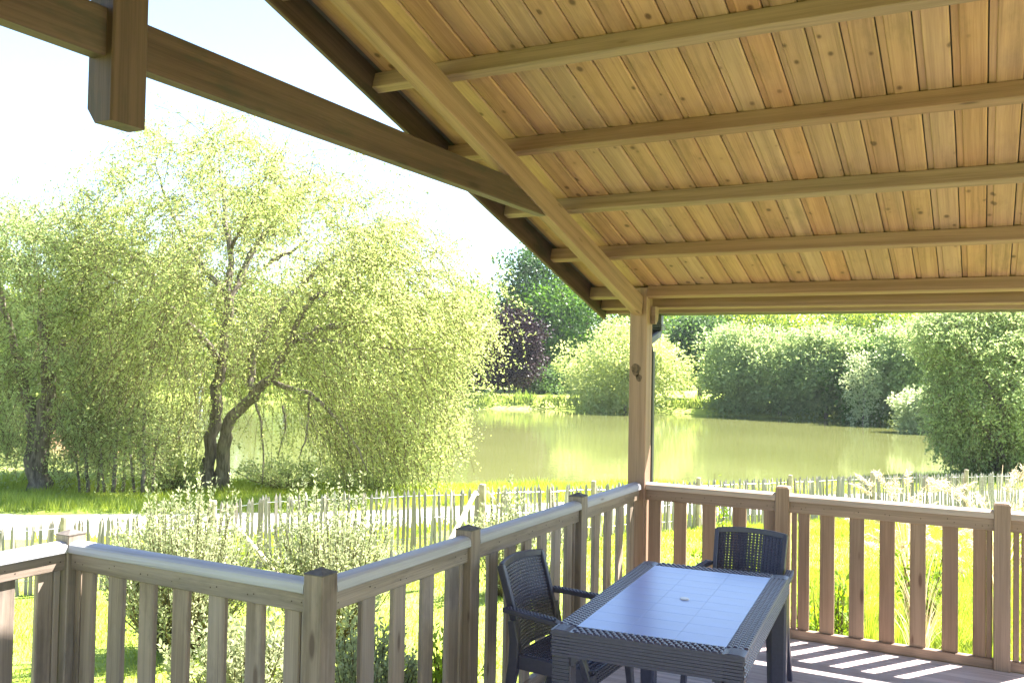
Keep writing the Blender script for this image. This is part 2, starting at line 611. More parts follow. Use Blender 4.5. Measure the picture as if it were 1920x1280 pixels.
def ribbon(name, line, half, z, mat, step=.5):
    pts = []
    for i in range(len(line) - 1):
        n = max(1, int(np.linalg.norm(line[i + 1] - line[i]) / step))
        for k in range(n): pts.append(line[i] + (line[i + 1] - line[i]) * k / n)
    pts = np.array(pts)
    for _ in range(12): pts[1:-1] = (pts[:-2] + pts[1:-1] * 2 + pts[2:]) / 4
    d = np.gradient(pts, axis=0); d /= np.linalg.norm(d, axis=1)[:, None]
    nrm = np.stack([-d[:, 1], d[:, 0]], 1)
    cols = np.linspace(-1, 1, 7)
    v = []
    for i in range(len(pts)):
        for c in cols:
            wob = 1 + .10 * math.sin(i * .37 + c) + .06 * math.sin(i * 1.3)
            q = pts[i] + nrm[i] * half * c * wob
            v.append((q[0], q[1], hz(q[0], q[1]) + z - (.05 if abs(c) == 1 else 0)))
    f = []
    for i in range(len(pts) - 1):
        for k in range(6):
            a = i * 7 + k
            f.append((a, a + 7, a + 8, a + 1))
    me = mesh(name, v, f, mat, True)
    return link(name, me)


tag(ribbon('gravel_path', PATH, 1.5, .035, M_GRAVEL), kind='structure')

# planting bed beside the deck
bed = np.array([(-.12, -3.4), (-.12, -.6), (-.7, -.5), (-1.25, -1.2), (-1.5, -2.2), (-1.45, -3.3), (-1.0, -3.6)])
v = [(x, y, hz(x, y) + .05) for x, y in bed]
tag(link('planting_bed_soil', mesh('soil', v, [tuple(reversed(range(len(v))))], M_MULCH)), kind='structure')

# ------------------------------------------------------------------ timber deck
deck = empty('timber_deck', (1.5, -3.6, 0), 'weathered timber deck of grooved boards under the dining table', 'deck', kind='thing')


def deck_profile(w=.140, h=.028, ng=6):
    p = [(-w / 2, -h), (w / 2, -h)]
    p.append((w / 2, -.003)); p.append((w / 2 - .003, 0))
    gw = (w - .012) / (ng * 2 + 1)
    x = w / 2 - .006
    for i in range(ng):
        p += [(x - gw, 0), (x - gw * 1.15, -.0035), (x - gw * 1.85, -.0035), (x - gw * 2, 0)]
        x -= gw * 2
    p += [(-w / 2 + .003, 0), (-w / 2, -.003)]
    return p


d_long = prism_mesh('deck_board', deck_profile(), 6.45, M_DECK)
d_short = prism_mesh('deck_board', deck_profile(), 4.97, M_DECK)
for i in range(54):
    y = -.025 - .146 * (i + .5)
    long_ = y < -3.72
    x0 = -1.50 if long_ else -.02
    link('deck_board', d_long if long_ else d_short, deck, Matrix.Translation((x0, y, 0)))
beam('rim_board', (-.035, -3.72, -.10), (-.035, .03, -.10), .03, .19, M_RAILG, deck)
beam('rim_board', (-.05, .012, -.10), (5, .012, -.10), .03, .19, M_RAILR, deck)
beam('rim_board', (-1.53, -3.66, -.10), (-.05, -3.66, -.10), .03, .19, M_RAILG, deck)
beam('rim_board', (-1.55, -8, -.10), (-1.55, -3.68, -.10), .03, .19, M_RAILG, deck)


# ------------------------------------------------------------------ railings
def cap_profile(w=.095, h=.052):
    p = []
    for k in range(9):
        a = math.pi * k / 8
        p.append((w / 2 * math.cos(a), h * .35 + h * .65 * math.sin(a) ** .6 if 0 < k < 8 else h * .35))
    return [(-w / 2, .004), (-w / 2 + .004, 0), (w / 2 - .004, 0), (w / 2, .004)] + p


def handrail(p0, p1, mat, parent):
    L = (Vector(p1) - Vector(p0)).length
    me = prism_mesh('handrail', cap_profile(), L, mat)
    for p in me.polygons: p.use_smooth = False
    return link('handrail', me, parent, frame_matrix(p0, p1))


def rail_post(x, y, mat, parent, s=.095, h=1.025, tip=.025, rounded=False):
    c = .004
    prof = rect_profile(s, s, c)
    v = [(0.0, a, b) for a, b in prof] + [(h, a, b) for a, b in prof]
    n = 8
    f = [tuple(reversed((i, (i + 1) % n, n + (i + 1) % n, n + i))) for i in range(n)] + [tuple(range(n))]
    M = frame_matrix((x, y, 0), (x, y, 1), (1, 0, 0))
    if rounded:
        v += [(h + .012, a * .82, b * .82) for a, b in prof]
        f += [tuple(reversed((n + i, n + (i + 1) % n, 2 * n + (i + 1) % n, 2 * n + i))) for i in range(n)] + [tuple(reversed(range(2 * n, 3 * n)))]
        return link('post', mesh('post', v, f, mat), parent, M)
    f.append(tuple(reversed(range(n, 2 * n))))
    o = link('post', mesh('post', v, f, mat), parent, M)
    k = 1.04
    v = [(h, a * k, b * k) for a, b in prof] + [(h + .004, a * k, b * k) for a, b in prof] + [(h + tip, 0, 0)]
    f = [tuple(reversed((i, (i + 1) % n, n + (i + 1) % n, n + i))) for i in range(n)]
    f += [tuple(reversed((n + i, n + (i + 1) % n, 2 * n))) for i in range(n)] + [tuple(range(n))]
    link('post_cap', mesh('post_cap', v, f, M_POSTCAP), o, M)
    return o


def rail_bay(parent, a, b, balusters, mat, capmat, axis, fixed, face, bw=.095):
    """bay between two post faces a..b along an axis (0=x,1=y); face = sign towards the deck interior"""

    def pt(t, off, z):
        return (t, fixed + off, z) if axis == 0 else (fixed + off, t, z)

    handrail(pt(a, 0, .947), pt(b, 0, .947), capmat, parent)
    beam('upper_rail', pt(a, face * .006, .9075), pt(b, face * .006, .9075), .045, .078, mat, parent)
    beam('bottom_rail', pt(a, face * .006, .032), pt(b, face * .006, .032), .048, .062, mat, parent)
    sg = Geo()
    for q in balusters:
        c, w = (q, bw) if not isinstance(q, tuple) else q
        for k in ((random.uniform(-.32, -.1), random.uniform(.1, .32)) if w > .05 and random.random() < .7 else (random.uniform(-.2, .2),)):
            z = .9075 + random.uniform(-.014, .014)
            a0, a1 = pt(c + k * w, face * .0280, z), pt(c + k * w, face * .0292, z)
            sg.tube([a0, a1], random.uniform(.0025, .004), 8)
    sg.build('screws', M_SCREW, parent)['kind'] = 'stuff'
    for q in balusters:
        c, w = (q, bw) if not isinstance(q, tuple) else q
        beam('baluster', pt(c, -face * .004, .064), pt(c, -face * .004, .868), w, .028, mat, parent,
             up=(0, 1, 0) if axis == 0 else (1, 0, 0), bevel=.005)


rail_b = empty('timber_railing', (1.2, 0, 0), 'reddish brown timber railing behind the table, from the tall roof post to the right edge', 'railing')
for x in (1.073, 2.427, 3.80):
    rail_post(x, 0, M_RAILR, rail_b, h=1.035, rounded=True)
rail_bay(rail_b, .069, 1.025, [.13, .327, .543, .766, .985], M_RAILR, M_CAPR, 0, 0, -1)
rail_bay(rail_b, 1.121, 2.379, [(1.150, .034), (1.215, .075), 1.370, 1.561, 1.752, 1.940, 2.131, (2.300, .075), (2.355, .034)], M_RAILR, M_CAPR, 0, 0, -1)
rail_bay(rail_b, 2.475, 3.752, [(2.505, .034), (2.57, .075), 2.74, 2.93, 3.12, 3.31, 3.50, 3.68], M_RAILR, M_CAPR, 0, 0, -1)

rail_s = empty('timber_railing', (0, -2, 0), 'long weathered timber railing beside the wicker armchair, leading back to the tall roof post', 'railing')
for y in (-3.70, -2.555, -1.155):
    rail_post(0, y, M_RAILG, rail_s)
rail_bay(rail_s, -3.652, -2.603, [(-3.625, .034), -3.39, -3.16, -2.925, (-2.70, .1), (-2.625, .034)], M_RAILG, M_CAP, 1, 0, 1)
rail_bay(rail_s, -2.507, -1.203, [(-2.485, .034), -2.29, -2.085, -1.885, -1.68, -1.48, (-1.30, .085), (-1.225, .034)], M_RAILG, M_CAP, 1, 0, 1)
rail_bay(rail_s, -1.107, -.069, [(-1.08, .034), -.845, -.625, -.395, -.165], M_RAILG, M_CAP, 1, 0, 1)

rail_f = empty('timber_railing', (-.8, -3.7, 0), 'weathered timber railing panel at lower left, between two posts with dark pyramid caps', 'railing')
rail_post(-1.51, -3.70, M_RAILG, rail_f)
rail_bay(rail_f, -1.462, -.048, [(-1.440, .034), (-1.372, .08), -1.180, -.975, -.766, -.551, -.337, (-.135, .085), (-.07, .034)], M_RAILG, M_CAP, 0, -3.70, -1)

rail_l = empty('timber_railing', (-1.51, -4.6, 0), 'short stretch of timber railing cut off by the lower left edge of the photo', 'railing')
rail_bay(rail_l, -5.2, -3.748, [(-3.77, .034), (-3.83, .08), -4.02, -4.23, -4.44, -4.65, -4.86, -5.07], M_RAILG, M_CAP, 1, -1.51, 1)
rail_post(-1.51, -5.248, M_RAILG, rail_l)

# ------------------------------------------------------------------ veranda roof
roof = empty('veranda_roof', (0, 0, 0), 'gabled timber veranda roof with boarded ceiling, exposed purlins and one tall corner post', 'roof', kind='thing')
S = .295
RIDGE = -4.70
SN = math.sqrt(1 + S * S)


def zp(y): return 3.026 - S * (abs(y - RIDGE) + RIDGE + 2.183)


NRM = Vector((0, S, 1)).normalized()     # slope normal, lake side
X0, X1 = -.40, 5.0
# corner post with the photo's section
beam('corner_post', (0, 0, 0), (0, 0, 2.468), .135, .135, M_PURL, roof, up=(1, 0, 0), bevel=.006)
# the big dark knot and its drying crack in the post, a hair proud of the face
kg = Geo()
for cx_, cz_, rx_, rz_ in ((-.012, 1.845, .036, .052), (.012, 1.785, .024, .030)):
    ring_ = [(cx_ + rx_ * math.cos(a) * (1 + .15 * math.sin(3 * a)), -.0679, cz_ + rz_ * math.sin(a) * (1 + .12 * math.cos(2 * a + 1))) for a in np.linspace(0, 2 * math.pi, 15)[:-1]]
    kg.add(ring_ + [(x, -.0670, z) for x, y, z in ring_], [tuple(range(14))] + [(i, 14 + i, 14 + (i + 1) % 14, (i + 1) % 14) for i in range(14)])
kg.build('knot', simple('knot_wood', (.10, .06, .042), .7, .3, 0, 45, .6), roof)['kind'] = 'stuff'
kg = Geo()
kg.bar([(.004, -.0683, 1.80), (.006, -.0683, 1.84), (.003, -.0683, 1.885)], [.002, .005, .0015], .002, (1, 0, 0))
kg.build('crack', simple('crack_shadow_wood', (.02, .013, .01), .9), roof)  # dark bar for the crack; the shadow inside is put into its colour
# purlins
for i, y in enumerate((-4.28, -3.575, -2.87, -2.165, -1.46, -.757, -.035)):
    z = zp(y) + .0425
    if i == 6:
        beam('purlin', (X0, y, z), (-.0685, y, z), .06, .085, M_PURL, roof, up=NRM)
        beam('purlin', (.0685, y, z), (X1, y, z), .06, .085, M_PURL, roof, up=NRM)
    else:
        beam('purlin', (X0, y, z), (X1, y, z), .06, .085, M_PURL, roof, up=NRM)
beam('purlin', (X0, .20, zp(.20) + .0425), (X1, .20, zp(.20) + .0425), .05, .085, M_PURL, roof, up=NRM)
for y in (-5.12, -5.83, -6.53, -7.24, -7.94, -8.65, -9.37):
    beam('purlin', (X0, y, zp(y) + .0425), (X1, y, zp(y) + .0425), .06, .085, M_PURL, roof, up=Vector((0, -S, 1)).normalized())
# gable rafter
for sgn in (1, -1):
    y_a = RIDGE + sgn * .065
    y_b = -.071 if sgn > 0 else -9.33
    zc = -.074
    beam('rafter', (0, y_a, zp(y_a) + zc), (0, y_b, zp(y_b) + zc), .07, .145, M_PURL, roof)
# tie beam: butts under the rafters, ends cut to their slope


def tie_end(sign):
    def f(y, z):   # underside of the rafter reaches height z at this distance from the ridge
        zz = 2.818 + z
        dist = (3.026 - S * (RIDGE + 2.183) - .158 - zz) / S
        return (dist - .0) * sign
    return f


me_t = prism_mesh('tie_beam', rect_profile(.06, .145, .004), 1, M_GABLE, tie_end(-1), tie_end(1))
link('tie_beam', me_t, roof, frame_matrix((0, RIDGE, 2.818), (0, RIDGE + 1, 2.818)))
# king post hanging from the ridge, lower end chamfered
g = Geo()
ky0, ky1, kx0, kx1, kz = -4.765, -4.641, -.05, .062, 2.553
c, cb = .006, .045
prof = [(kx0 + c, ky0), (kx1 - c, ky0), (kx1, ky0 + c), (kx1, ky1 - c), (kx1 - c, ky1), (kx0 + c, ky1), (kx0, ky1 - c), (kx0, ky0 + c)]
top = [(x, y, 3.80) for x, y in prof]
mid = [(x, y, kz + (cb if x < 0 else .0)) for x, y in prof]
bot = [(x + (cb * .75 if x < 0 else 0), y, kz) for x, y in prof]
v = top + mid + bot
n = 8
f = [(i, (i + 1) % n, n + (i + 1) % n, n + i) for i in range(n)] + [(n + i, n + (i + 1) % n, 2 * n + (i + 1) % n, 2 * n + i) for i in (5, 6, 7, 0, 4)]
f += [tuple(range(2 * n, 3 * n))]
f = [tuple(reversed(q)) for q in f] + [tuple(range(n))]
Mk = frame_matrix((0, RIDGE, 2.5), (0, RIDGE, 3.5), (1, 0, 0))
Mi = Mk.inverted()
link('king_post', mesh('king_post', [Mi @ Vector(q) for q in v], f, M_GABLE), roof, Mk)
# ceiling boards, tongue and groove with an open joint
PITCH_B = .135


def board_profile():
    w, h = PITCH_B, .019
    return [(-w / 2 + .003, h), (w / 2 - .003, h), (w / 2 - .003, .006), (w / 2 - .009, 0), (-w / 2 + .034, 0), (-w / 2 + .029, .007), (-w / 2 + .003, .008)]


y_lo, y_hi = RIDGE + .02, .285
Lb = (y_hi - y_lo) * SN
bp = board_profile()
me_b = prism_mesh('ceiling_board', list(reversed([(-y, z) for y, z in bp]))[::-1], Lb, M_CEIL)
OFFB = .0875
nb = int((X1 - X0 - .03) / PITCH_B)
for i in range(nb):
    x = X0 + .03 + PITCH_B * (i + .5)
    p0 = Vector((x, y_lo, zp(y_lo) + OFFB))
    p1 = Vector((x, y_hi, zp(y_hi) + OFFB))
    M = frame_matrix(p0, p1)
    link('ceiling_board', me_b, roof, M)
# the other slope (over the camera) and the covering
for sgn in (1, -1):
    ya, yb = (RIDGE, .66) if sgn > 0 else (RIDGE, -10.06)
    nrm = Vector((0, S * sgn, 1)).normalized()
    o = OFFB + .019 + .026
    beam('roof_covering', (2.29, ya, zp(ya) + o), (2.29, yb, zp(yb) + o), 5.44, .045, M_ROOF, roof, up=nrm)
o = OFFB + .011
beam('ceiling_slope', (2.3, RIDGE - .02, zp(RIDGE - .02) + o), (2.3, -9.7, zp(-9.7) + o), 5.38, .018, M_CEIL, roof, up=Vector((0, -S, 1)).normalized())
# barge boards and eave fascia
for sgn in (1, -1):
    ya = RIDGE
    yb = .30 if sgn > 0 else -9.72
    zc = .035
    beam('barge_board', (X0 - .0165, ya, zp(ya) + zc), (X0 - .0165, yb, zp(yb) + zc), .025, .165, M_GABLE, roof)
beam('eave_fascia', (X0 - .029, .302, 2.352), (X1, .302, 2.352), .024, .112, M_PURL, roof)
# bracket block beside the post, gutter and downpipe
g = Geo()
pr = [(.02, 2.33), (.02, 2.20), (.05, 2.195), (.085, 2.225), (.10, 2.27), (.10, 2.33)]
v = [(.071, y, z) for y, z in pr] + [(.105, y, z) for y, z in pr]
n = len(pr)
g.add(v, [(i, (i + 1) % n, n + (i + 1) % n, n + i) for i in range(n)] + [tuple(range(n)), tuple(reversed(range(n, 2 * n)))])
g.build('bracket', M_PURL, roof)
g = Geo()
gp = [(.60 + .055 * (1 - math.cos(a)) , 2.372 - .05 * math.sin(a)) for a in np.linspace(0, math.pi, 9)]
gp2 = [(.603 + .052 * (1 - math.cos(a)), 2.372 - .046 * math.sin(a)) for a in np.linspace(math.pi, 0, 9)]
prg = gp + gp2
n = len(prg)
v = [(X0 - .05, y, z) for y, z in prg] + [(X1, y, z) for y, z in prg]
g.add(v, [(i, (i + 1) % n, n + (i + 1) % n, n + i) for i in range(n)])
g.build('gutter', M_BLACK, roof, True)
pipe = Geo()
a, b = Vector((-.09, .655, 2.325)), Vector((-.09, .655, 2.20))
pipe.bar([a, b], .085, .085, (1, 0, 0))
dp = pipe.build('gutter_outlet', M_BLACK, roof)
g = Geo()
g.bar([(-.09, .655, 2.205), (-.09, .645, 2.15), (-.075, .30, 2.06), (.01, .145, 2.01), (.03, .125, 1.94)], .075, .07, (1, 0, 0))
g.build('pipe_elbow', M_BLACK, dp)
for k in range(3):
    g = Geo()
    g.box((-.09, .655, 2.225 - k * .02), (.105, .105, .010))
    g.build('pipe_rib', M_BLACK, dp)
g = Geo()
g.bar([(.045, .115, 1.99), (.045, .115, -.3)], .05, .05, (1, 0, 0))
g.build('downpipe', M_BLACK, roof)


# ------------------------------------------------------------------ garden furniture
def weave(geo, fn, nu, nv, h, gap=.12, stagger=False, keep=None, raised=True):
    """pillow-shaped strands on a surface fn(u,v)->(point, normal)"""
    for i in range(nu):
        for j in range(nv):
            if keep and not keep(i, j): continue
            sh = .5 if (stagger and i % 2) else 0
            u0, u1 = (i + gap / 2) / nu, (i + 1 - gap / 2) / nu
            v0, v1 = (j + sh + gap / 2) / nv, (j + sh + 1 - gap / 2) / nv
            if v1 > 1.0: v1 = 1.0
            if v0 >= v1 - .002: continue
            du, dv = (u1 - u0) * .24, (v1 - v0) * .24
            base = [(u0, v0), (u1, v0), (u1, v1), (u0, v1)]
            topc = [(u0 + du, v0 + dv), (u1 - du, v0 + dv), (u1 - du, v1 - dv), (u0 + du, v1 - dv)]
            vs = []
            for a, b in base:
                p, nn = fn(a, b); vs.append(Vector(p))
            for a, b in topc:
                p, nn = fn(a, b); vs.append(Vector(p) + Vector(nn) * h)
            geo.add(vs, [(4, 5, 6, 7), (0, 1, 5, 4), (1, 2, 6, 5), (2, 3, 7, 6), (3, 0, 4, 7)])


def sheet(geo, fn, nu, nv, u0=0, u1=1, off=0.0, thick=.004):
    vs = []
    for s in (0, 1):
        for i in range(nu + 1):
            for j in range(nv + 1):
                p, nn = fn(u0 + (u1 - u0) * i / nu, j / nv)
                vs.append(Vector(p) + Vector(nn) * (off - s * thick))
    m = nv + 1
    k = (nu + 1) * m
    fs = []
    for i in range(nu):
        for j in range(nv):
            a = i * m + j
            fs.append((a, a + m, a + m + 1, a + 1))
            fs.append((k + a, k + a + 1, k + a + m + 1, k + a + m))
    for i in range(nu):
        fs.append((i * m, k + i * m, k + (i + 1) * m, (i + 1) * m))
        fs.append((i * m + nv, (i + 1) * m + nv, k + (i + 1) * m + nv, k + i * m + nv))
    for j in range(nv):
        fs.append((j, j + 1, k + j + 1, k + j))
        fs.append((nu * m + j, k + nu * m + j, k + nu * m + j + 1, nu * m + j + 1))
    geo.add(vs, fs)


def rotated(root, rz):
    root.rotation_euler = (0, 0, rz)


# table --------------------------------------------------------------
TC = Vector((1.03, -2.214, 0))
table = empty('garden_table', (0, 0, 0), 'dark wicker look plastic dining table with bluish panelled top', 'table')
TW, TL, TH = .815, 1.515, .74
BW = .088
g = Geo()
inner_w, inner_l = TW - 2 * BW, TL - 2 * BW
# border body ring under the weave
for cx, cy_, sx, sy in ((-(TW - BW) / 2, 0, BW, inner_l), ((TW - BW) / 2, 0, BW, inner_l), (0, -(TL - BW) / 2, TW, BW), (0, (TL - BW) / 2, TW, BW)):
    g.box((cx, cy_, TH - .014), (sx, sy, .016))
for sx in (-1, 1):
    def fn(u, v, sx=sx): return ((sx * (TW / 2 - BW) + sx * BW * (u if sx > 0 else u), -inner_l / 2 + inner_l * v, TH - .006), (0, 0, 1))
    weave(g, fn, 4, 46, .006, .10, True)
for sy in (-1, 1):
    def fn(u, v, sy=sy): return ((-inner_w / 2 + inner_w * v, sy * (TL / 2 - BW) + sy * BW * u, TH - .006), (0, 0, 1))
    weave(g, fn, 4, 22, .006, .10, True)
    for sx in (-1, 1):
        def fn2(u, v, sx=sx, sy=sy): return ((sx * (TW / 2 - BW) + sx * BW * v, sy * (TL / 2 - BW) + sy * BW * u, TH - .006), (0, 0, 1))
        weave(g, fn2, 8, 1, .005, .10)
link('border', g.mesh('border', M_WEAVE), table)
# panelled top, recessed joints
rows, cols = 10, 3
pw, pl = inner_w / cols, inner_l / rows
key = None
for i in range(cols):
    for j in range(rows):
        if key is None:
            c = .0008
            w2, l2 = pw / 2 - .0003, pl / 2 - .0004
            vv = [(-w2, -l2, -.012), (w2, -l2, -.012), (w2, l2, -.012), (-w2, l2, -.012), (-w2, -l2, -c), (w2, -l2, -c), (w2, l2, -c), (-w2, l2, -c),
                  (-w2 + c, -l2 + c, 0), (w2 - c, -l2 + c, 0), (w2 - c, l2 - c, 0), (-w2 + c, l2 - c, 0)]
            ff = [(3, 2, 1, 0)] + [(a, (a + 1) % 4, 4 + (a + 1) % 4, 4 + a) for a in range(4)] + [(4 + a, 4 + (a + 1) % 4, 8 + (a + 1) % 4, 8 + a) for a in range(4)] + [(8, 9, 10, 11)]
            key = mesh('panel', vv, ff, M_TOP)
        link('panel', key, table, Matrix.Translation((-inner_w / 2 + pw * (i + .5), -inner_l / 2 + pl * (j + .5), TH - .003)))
g = Geo()
ring = [(math.cos(t) * .024, math.sin(t) * .024) for t in np.linspace(0, 2 * math.pi, 17)[:-1]]
vv = [(x, y, TH - .0025) for x, y in ring] + [(x * .85, y * .85, TH + .003) for x, y in ring]
g.add(vv, [(i, (i + 1) % 16, 16 + (i + 1) % 16, 16 + i) for i in range(16)] + [tuple(range(16, 32))])
link('parasol_hole_cap', g.mesh('cap', simple('pale_cap_plastic', (.5, .52, .58), .3)), table)
# aprons with weave on the long sides
AH = .094
for sx in (-1, 1):
    g = Geo()
    g.box((sx * (TW / 2 - .012), 0, TH - .022 - AH / 2 + .004), (.018, TL - .17, AH - .012))
    def fn(u, v, sx=sx): return ((sx * (TW / 2 - .003), -TL / 2 + TL * v, TH - .012 - (AH - .006) * u), (sx, 0, 0))
    weave(g, fn, 5, 52, .005, .10, True)
    link('apron', g.mesh('apron', M_WEAVE), table)
for sy in (-1, 1):
    g = Geo()
    g.box((0, sy * (TL / 2 - .010), TH - .0145 - AH / 2), (TW - .17, .018, AH - .008))
    for q in range(7):
        g.box((0, sy * (TL / 2 - .001), TH - .024 - q * .0136), (TW - .012, .006, .0112))
    link('apron', g.mesh('apron', M_WEAVE), table)
for sx in (-1, 1):
    for sy in (-1, 1):
        g = Geo()
        cx, cyy = sx * (TW / 2 - .047), sy * (TL / 2 - .047)
        g.bar([(cx, cyy, TH - .02), (cx, cyy, .30), (cx, cyy, 0)], [.086, .084, .074], [.086, .084, .074], (1, 0, 0))
        for q in range(40):
            z = .02 + q * .0152
            g.box((cx, cyy + sy * .0425, z), (.076, .006, .0125))
        # rounded bracket where leg meets apron
        for k in range(4):
            g.box((cx - sx * (.05 + .012 * k), cyy + sy * .03, TH - .100 - (.05 - .012 * k) / 2), (.014, .016, .05 - .014 * k))
            g.box((cx + sx * .03, cyy - sy * (.05 + .012 * k), TH - .100 - (.05 - .012 * k) / 2), (.016, .014, .05 - .014 * k))
        link('leg', g.mesh('leg', M_PLASTIC), table)
table.location = TC
table.rotation_euler = (0, 0, math.radians(4.2))


# armchairs ----------------------------------------------------------
def make_chair(loc, rz, label):
    t = empty('wicker_armchair', (0, 0, 0), label, 'chair', 'wicker armchairs at the table')
    HW = .188

    def back(u, v):   # u across, v up
        y = (-HW + 2 * HW * u) * (1 + .06 * v)
        bow = .030 * (1 - (2 * u - 1) ** 2)
        x = -.195 - .115 * v ** 1.15 - bow
        z = .445 + .405 * v + .010 * (1 - (2 * u - 1) ** 2) * v
        return (x, y, z), Vector((1, 0, .27)).normalized()

    g = Geo()
    NU, NV = 18, 26
    holes = {2, 3, 4, 8, 9, 10, 11}
    weave(g, back, NU, NV, .006, .16)
    def back_r(u, v):
        p, nn = back(u, v)
        return Vector(p) - Vector(nn) * .004, -nn
    weave(g, back_r, NU, NV, .005, .16)
    c0 = 0
    for c_ in range(NU + 1):   # backing only where the weave is closed
        if c_ == NU or c_ in holes:
            if c_ > c0: sheet(g, back, max(1, c_ - c0), 13, c0 / NU, c_ / NU, -.001, .003)
            c0 = c_ + 1
    for c_ in holes:           # vertical strands that tie the open columns
        sheet(g, back, 1, 13, (c_ + .16) / NU, (c_ + .84) / NU, -.001, .003)
    for r_ in range(NV):
        pts = [Vector(back(u, (r_ + .5) / NV)[0]) - Vector((.0025, 0, 0)) for u in np.linspace(0, 1, 10)]
        g.bar(pts, .0108, .003, (0, 0, 1))
    link('backrest', g.mesh('backrest', M_WEAVE), t)
    g = Geo()
    for s in (0, 1):
        pts = [Vector(back(s, v)[0]) + Vector((0, (-1 if s == 0 else 1) * .010, 0)) for v in np.linspace(-.02, 1.02, 8)]
        g.bar(pts, .026, .04, (0, 1, 0))
        link('back_post', g.mesh('back_post', M_PLASTIC), t)
        g = Geo()
    pts = [Vector(back(u, 1.0)[0]) + Vector((0, 0, .004)) for u in np.linspace(-.04, 1.04, 9)]
    g.bar(pts, .024, .034, (1, 0, .1))
    link('top_rail', g.mesh('top_rail', M_PLASTIC), t)

    def seat(u, v):
        x = -.215 + .43 * u
        y = (-.235 + .47 * v) * (.93 + .07 * u)
        return (x, y, .440 - .014 * math.sin(math.pi * v) * math.sin(math.pi * min(1, u + .1)) - .012 * max(0, u - .85) / .15), Vector((0, 0, 1))

    g = Geo()
    weave(g, seat, 18, 20, .006, .14)
    sheet(g, seat, 6, 6, 0, 1, 0.0, .008)
    link('seat', g.mesh('seat', M_WEAVE), t)
    g = Geo()
    g.bar([(-.21, -.222, .405), (.205, -.238, .400)], .022, .07, (0, 1, 0))
    g.bar([(-.21, .222, .405), (.205, .238, .400)], .022, .07, (0, 1, 0))
    g.bar([(.213, -.22, .398), (.213, .22, .398)], .018, .066, (1, 0, 0))
    g.bar([(-.213, -.21, .405), (-.213, .21, .405)], .018, .066, (1, 0, 0))
    def front(u, v): return (.2225, -.22 + .44 * v, .43 - .064 * u), Vector((1, 0, 0))
    weave(g, front, 4, 18, .005, .12, True)
    link('seat_frame', g.mesh('seat_frame', M_PLASTIC), t)
    for s in (-1, 1):
        g = Geo()
        g.bar([(-.262, s * .245, .655), (-.15, s * .262, .652), (.02, s * .270, .640), (.09, s * .268, .622), (.135, s * .262, .575), (.165, s * .252, .48), (.195, s * .244, .39)],
              [.046, .048, .048, .046, .042, .038, .036], [.024, .024, .024, .026, .028, .03, .034], (0, 1, 0))
        def armtop(u, v, s=s): return (-.25 + .28 * v, s * (.248 + .02 * v) - .02 + .04 * u, .668 - .013 * v), Vector((0, 0, 1))
        weave(g, armtop, 3, 14, .004, .15, True)
        link('armrest', g.mesh('armrest', M_PLASTIC), t)
        g = Geo()
        g.bar([(.195, s * .236, .415), (.205, s * .238, .30), (.235, s * .250, 0)], [.046, .038, .03], [.052, .036, .028], (0, 1, 0))
        link('leg', g.mesh('leg', M_PLASTIC), t)
        g = Geo()
        g.bar([(-.232, s * .227, .60), (-.214, s * .227, .50), (-.214, s * .228, .40), (-.245, s * .236, .20), (-.30, s * .245, 0)], [.030, .036, .042, .036, .028], [.040, .05, .055, .042, .032], (0, 1, 0))
        link('leg', g.mesh('leg', M_PLASTIC), t)
    t.location = loc
    t.rotation_euler = (0, 0, rz)
    return t


make_chair((.495, -2.325, 0), math.radians(-2), 'dark wicker armchair at the left side of the table, beside the railing, armrests in view')
make_chair((1.045, -1.20, 0), math.radians(-91), 'dark wicker armchair at the far end of the table, only its backrest showing')


# ------------------------------------------------------------------ paling fence
fence = empty('paling_fence', (-4.4, 5.3, -.9), 'long chestnut paling fence of thin pointed pickets and wire beyond the shrubs', 'fence')
FP = [(-90, 986, 10.8), (-60, 985, 11), (130, 974, 11.5), (400, 942, 12.2), (500, 926, 12.4), (905, 912, 13.5), (1110, 906, 15), (1310, 900, 17), (1480, 894, 18.5), (1637, 888, 20), (1800, 886, 22), (1990, 882, 24.4)]
FW3 = np.array([ray_at(*q) for q in FP])
seg = np.linalg.norm(np.diff(FW3[:, :2], axis=0), axis=1)
cum = np.concatenate([[0], np.cumsum(seg)])


def fence_at(s):
    return np.array([np.interp(s, cum, FW3[:, k]) for k in range(3)])


def picket_mesh(k):
    rr = random.Random(k)
    w, d = .038 + .014 * rr.random(), .020
    L = 1.0
    prof = [(-w / 2, -d / 2), (w * .1, -d * .6), (w / 2, -d / 2), (w * .45, d / 2), (-w * .35, d * .6)]
    n = 5
    v, bx = [], 0
    for i, zz in enumerate((0, .35, .7, .93)):
        bx = (rr.random() - .5) * .012
        by = (rr.random() - .5) * .012
        v += [(zz * L, a * (1.08 - .15 * zz) + bx, b + by) for a, b in prof]
    v.append((L, bx, 0))
    f = []
    for i in range(3):
        f += [tuple(reversed((i * n + k_, i * n + (k_ + 1) % n, (i + 1) * n + (k_ + 1) % n, (i + 1) * n + k_))) for k_ in range(n)]
    f += [tuple(reversed((3 * n + k_, 3 * n + (k_ + 1) % n, 4 * n))) for k_ in range(n)]
    return mesh('picket', v, f, M_PALE)


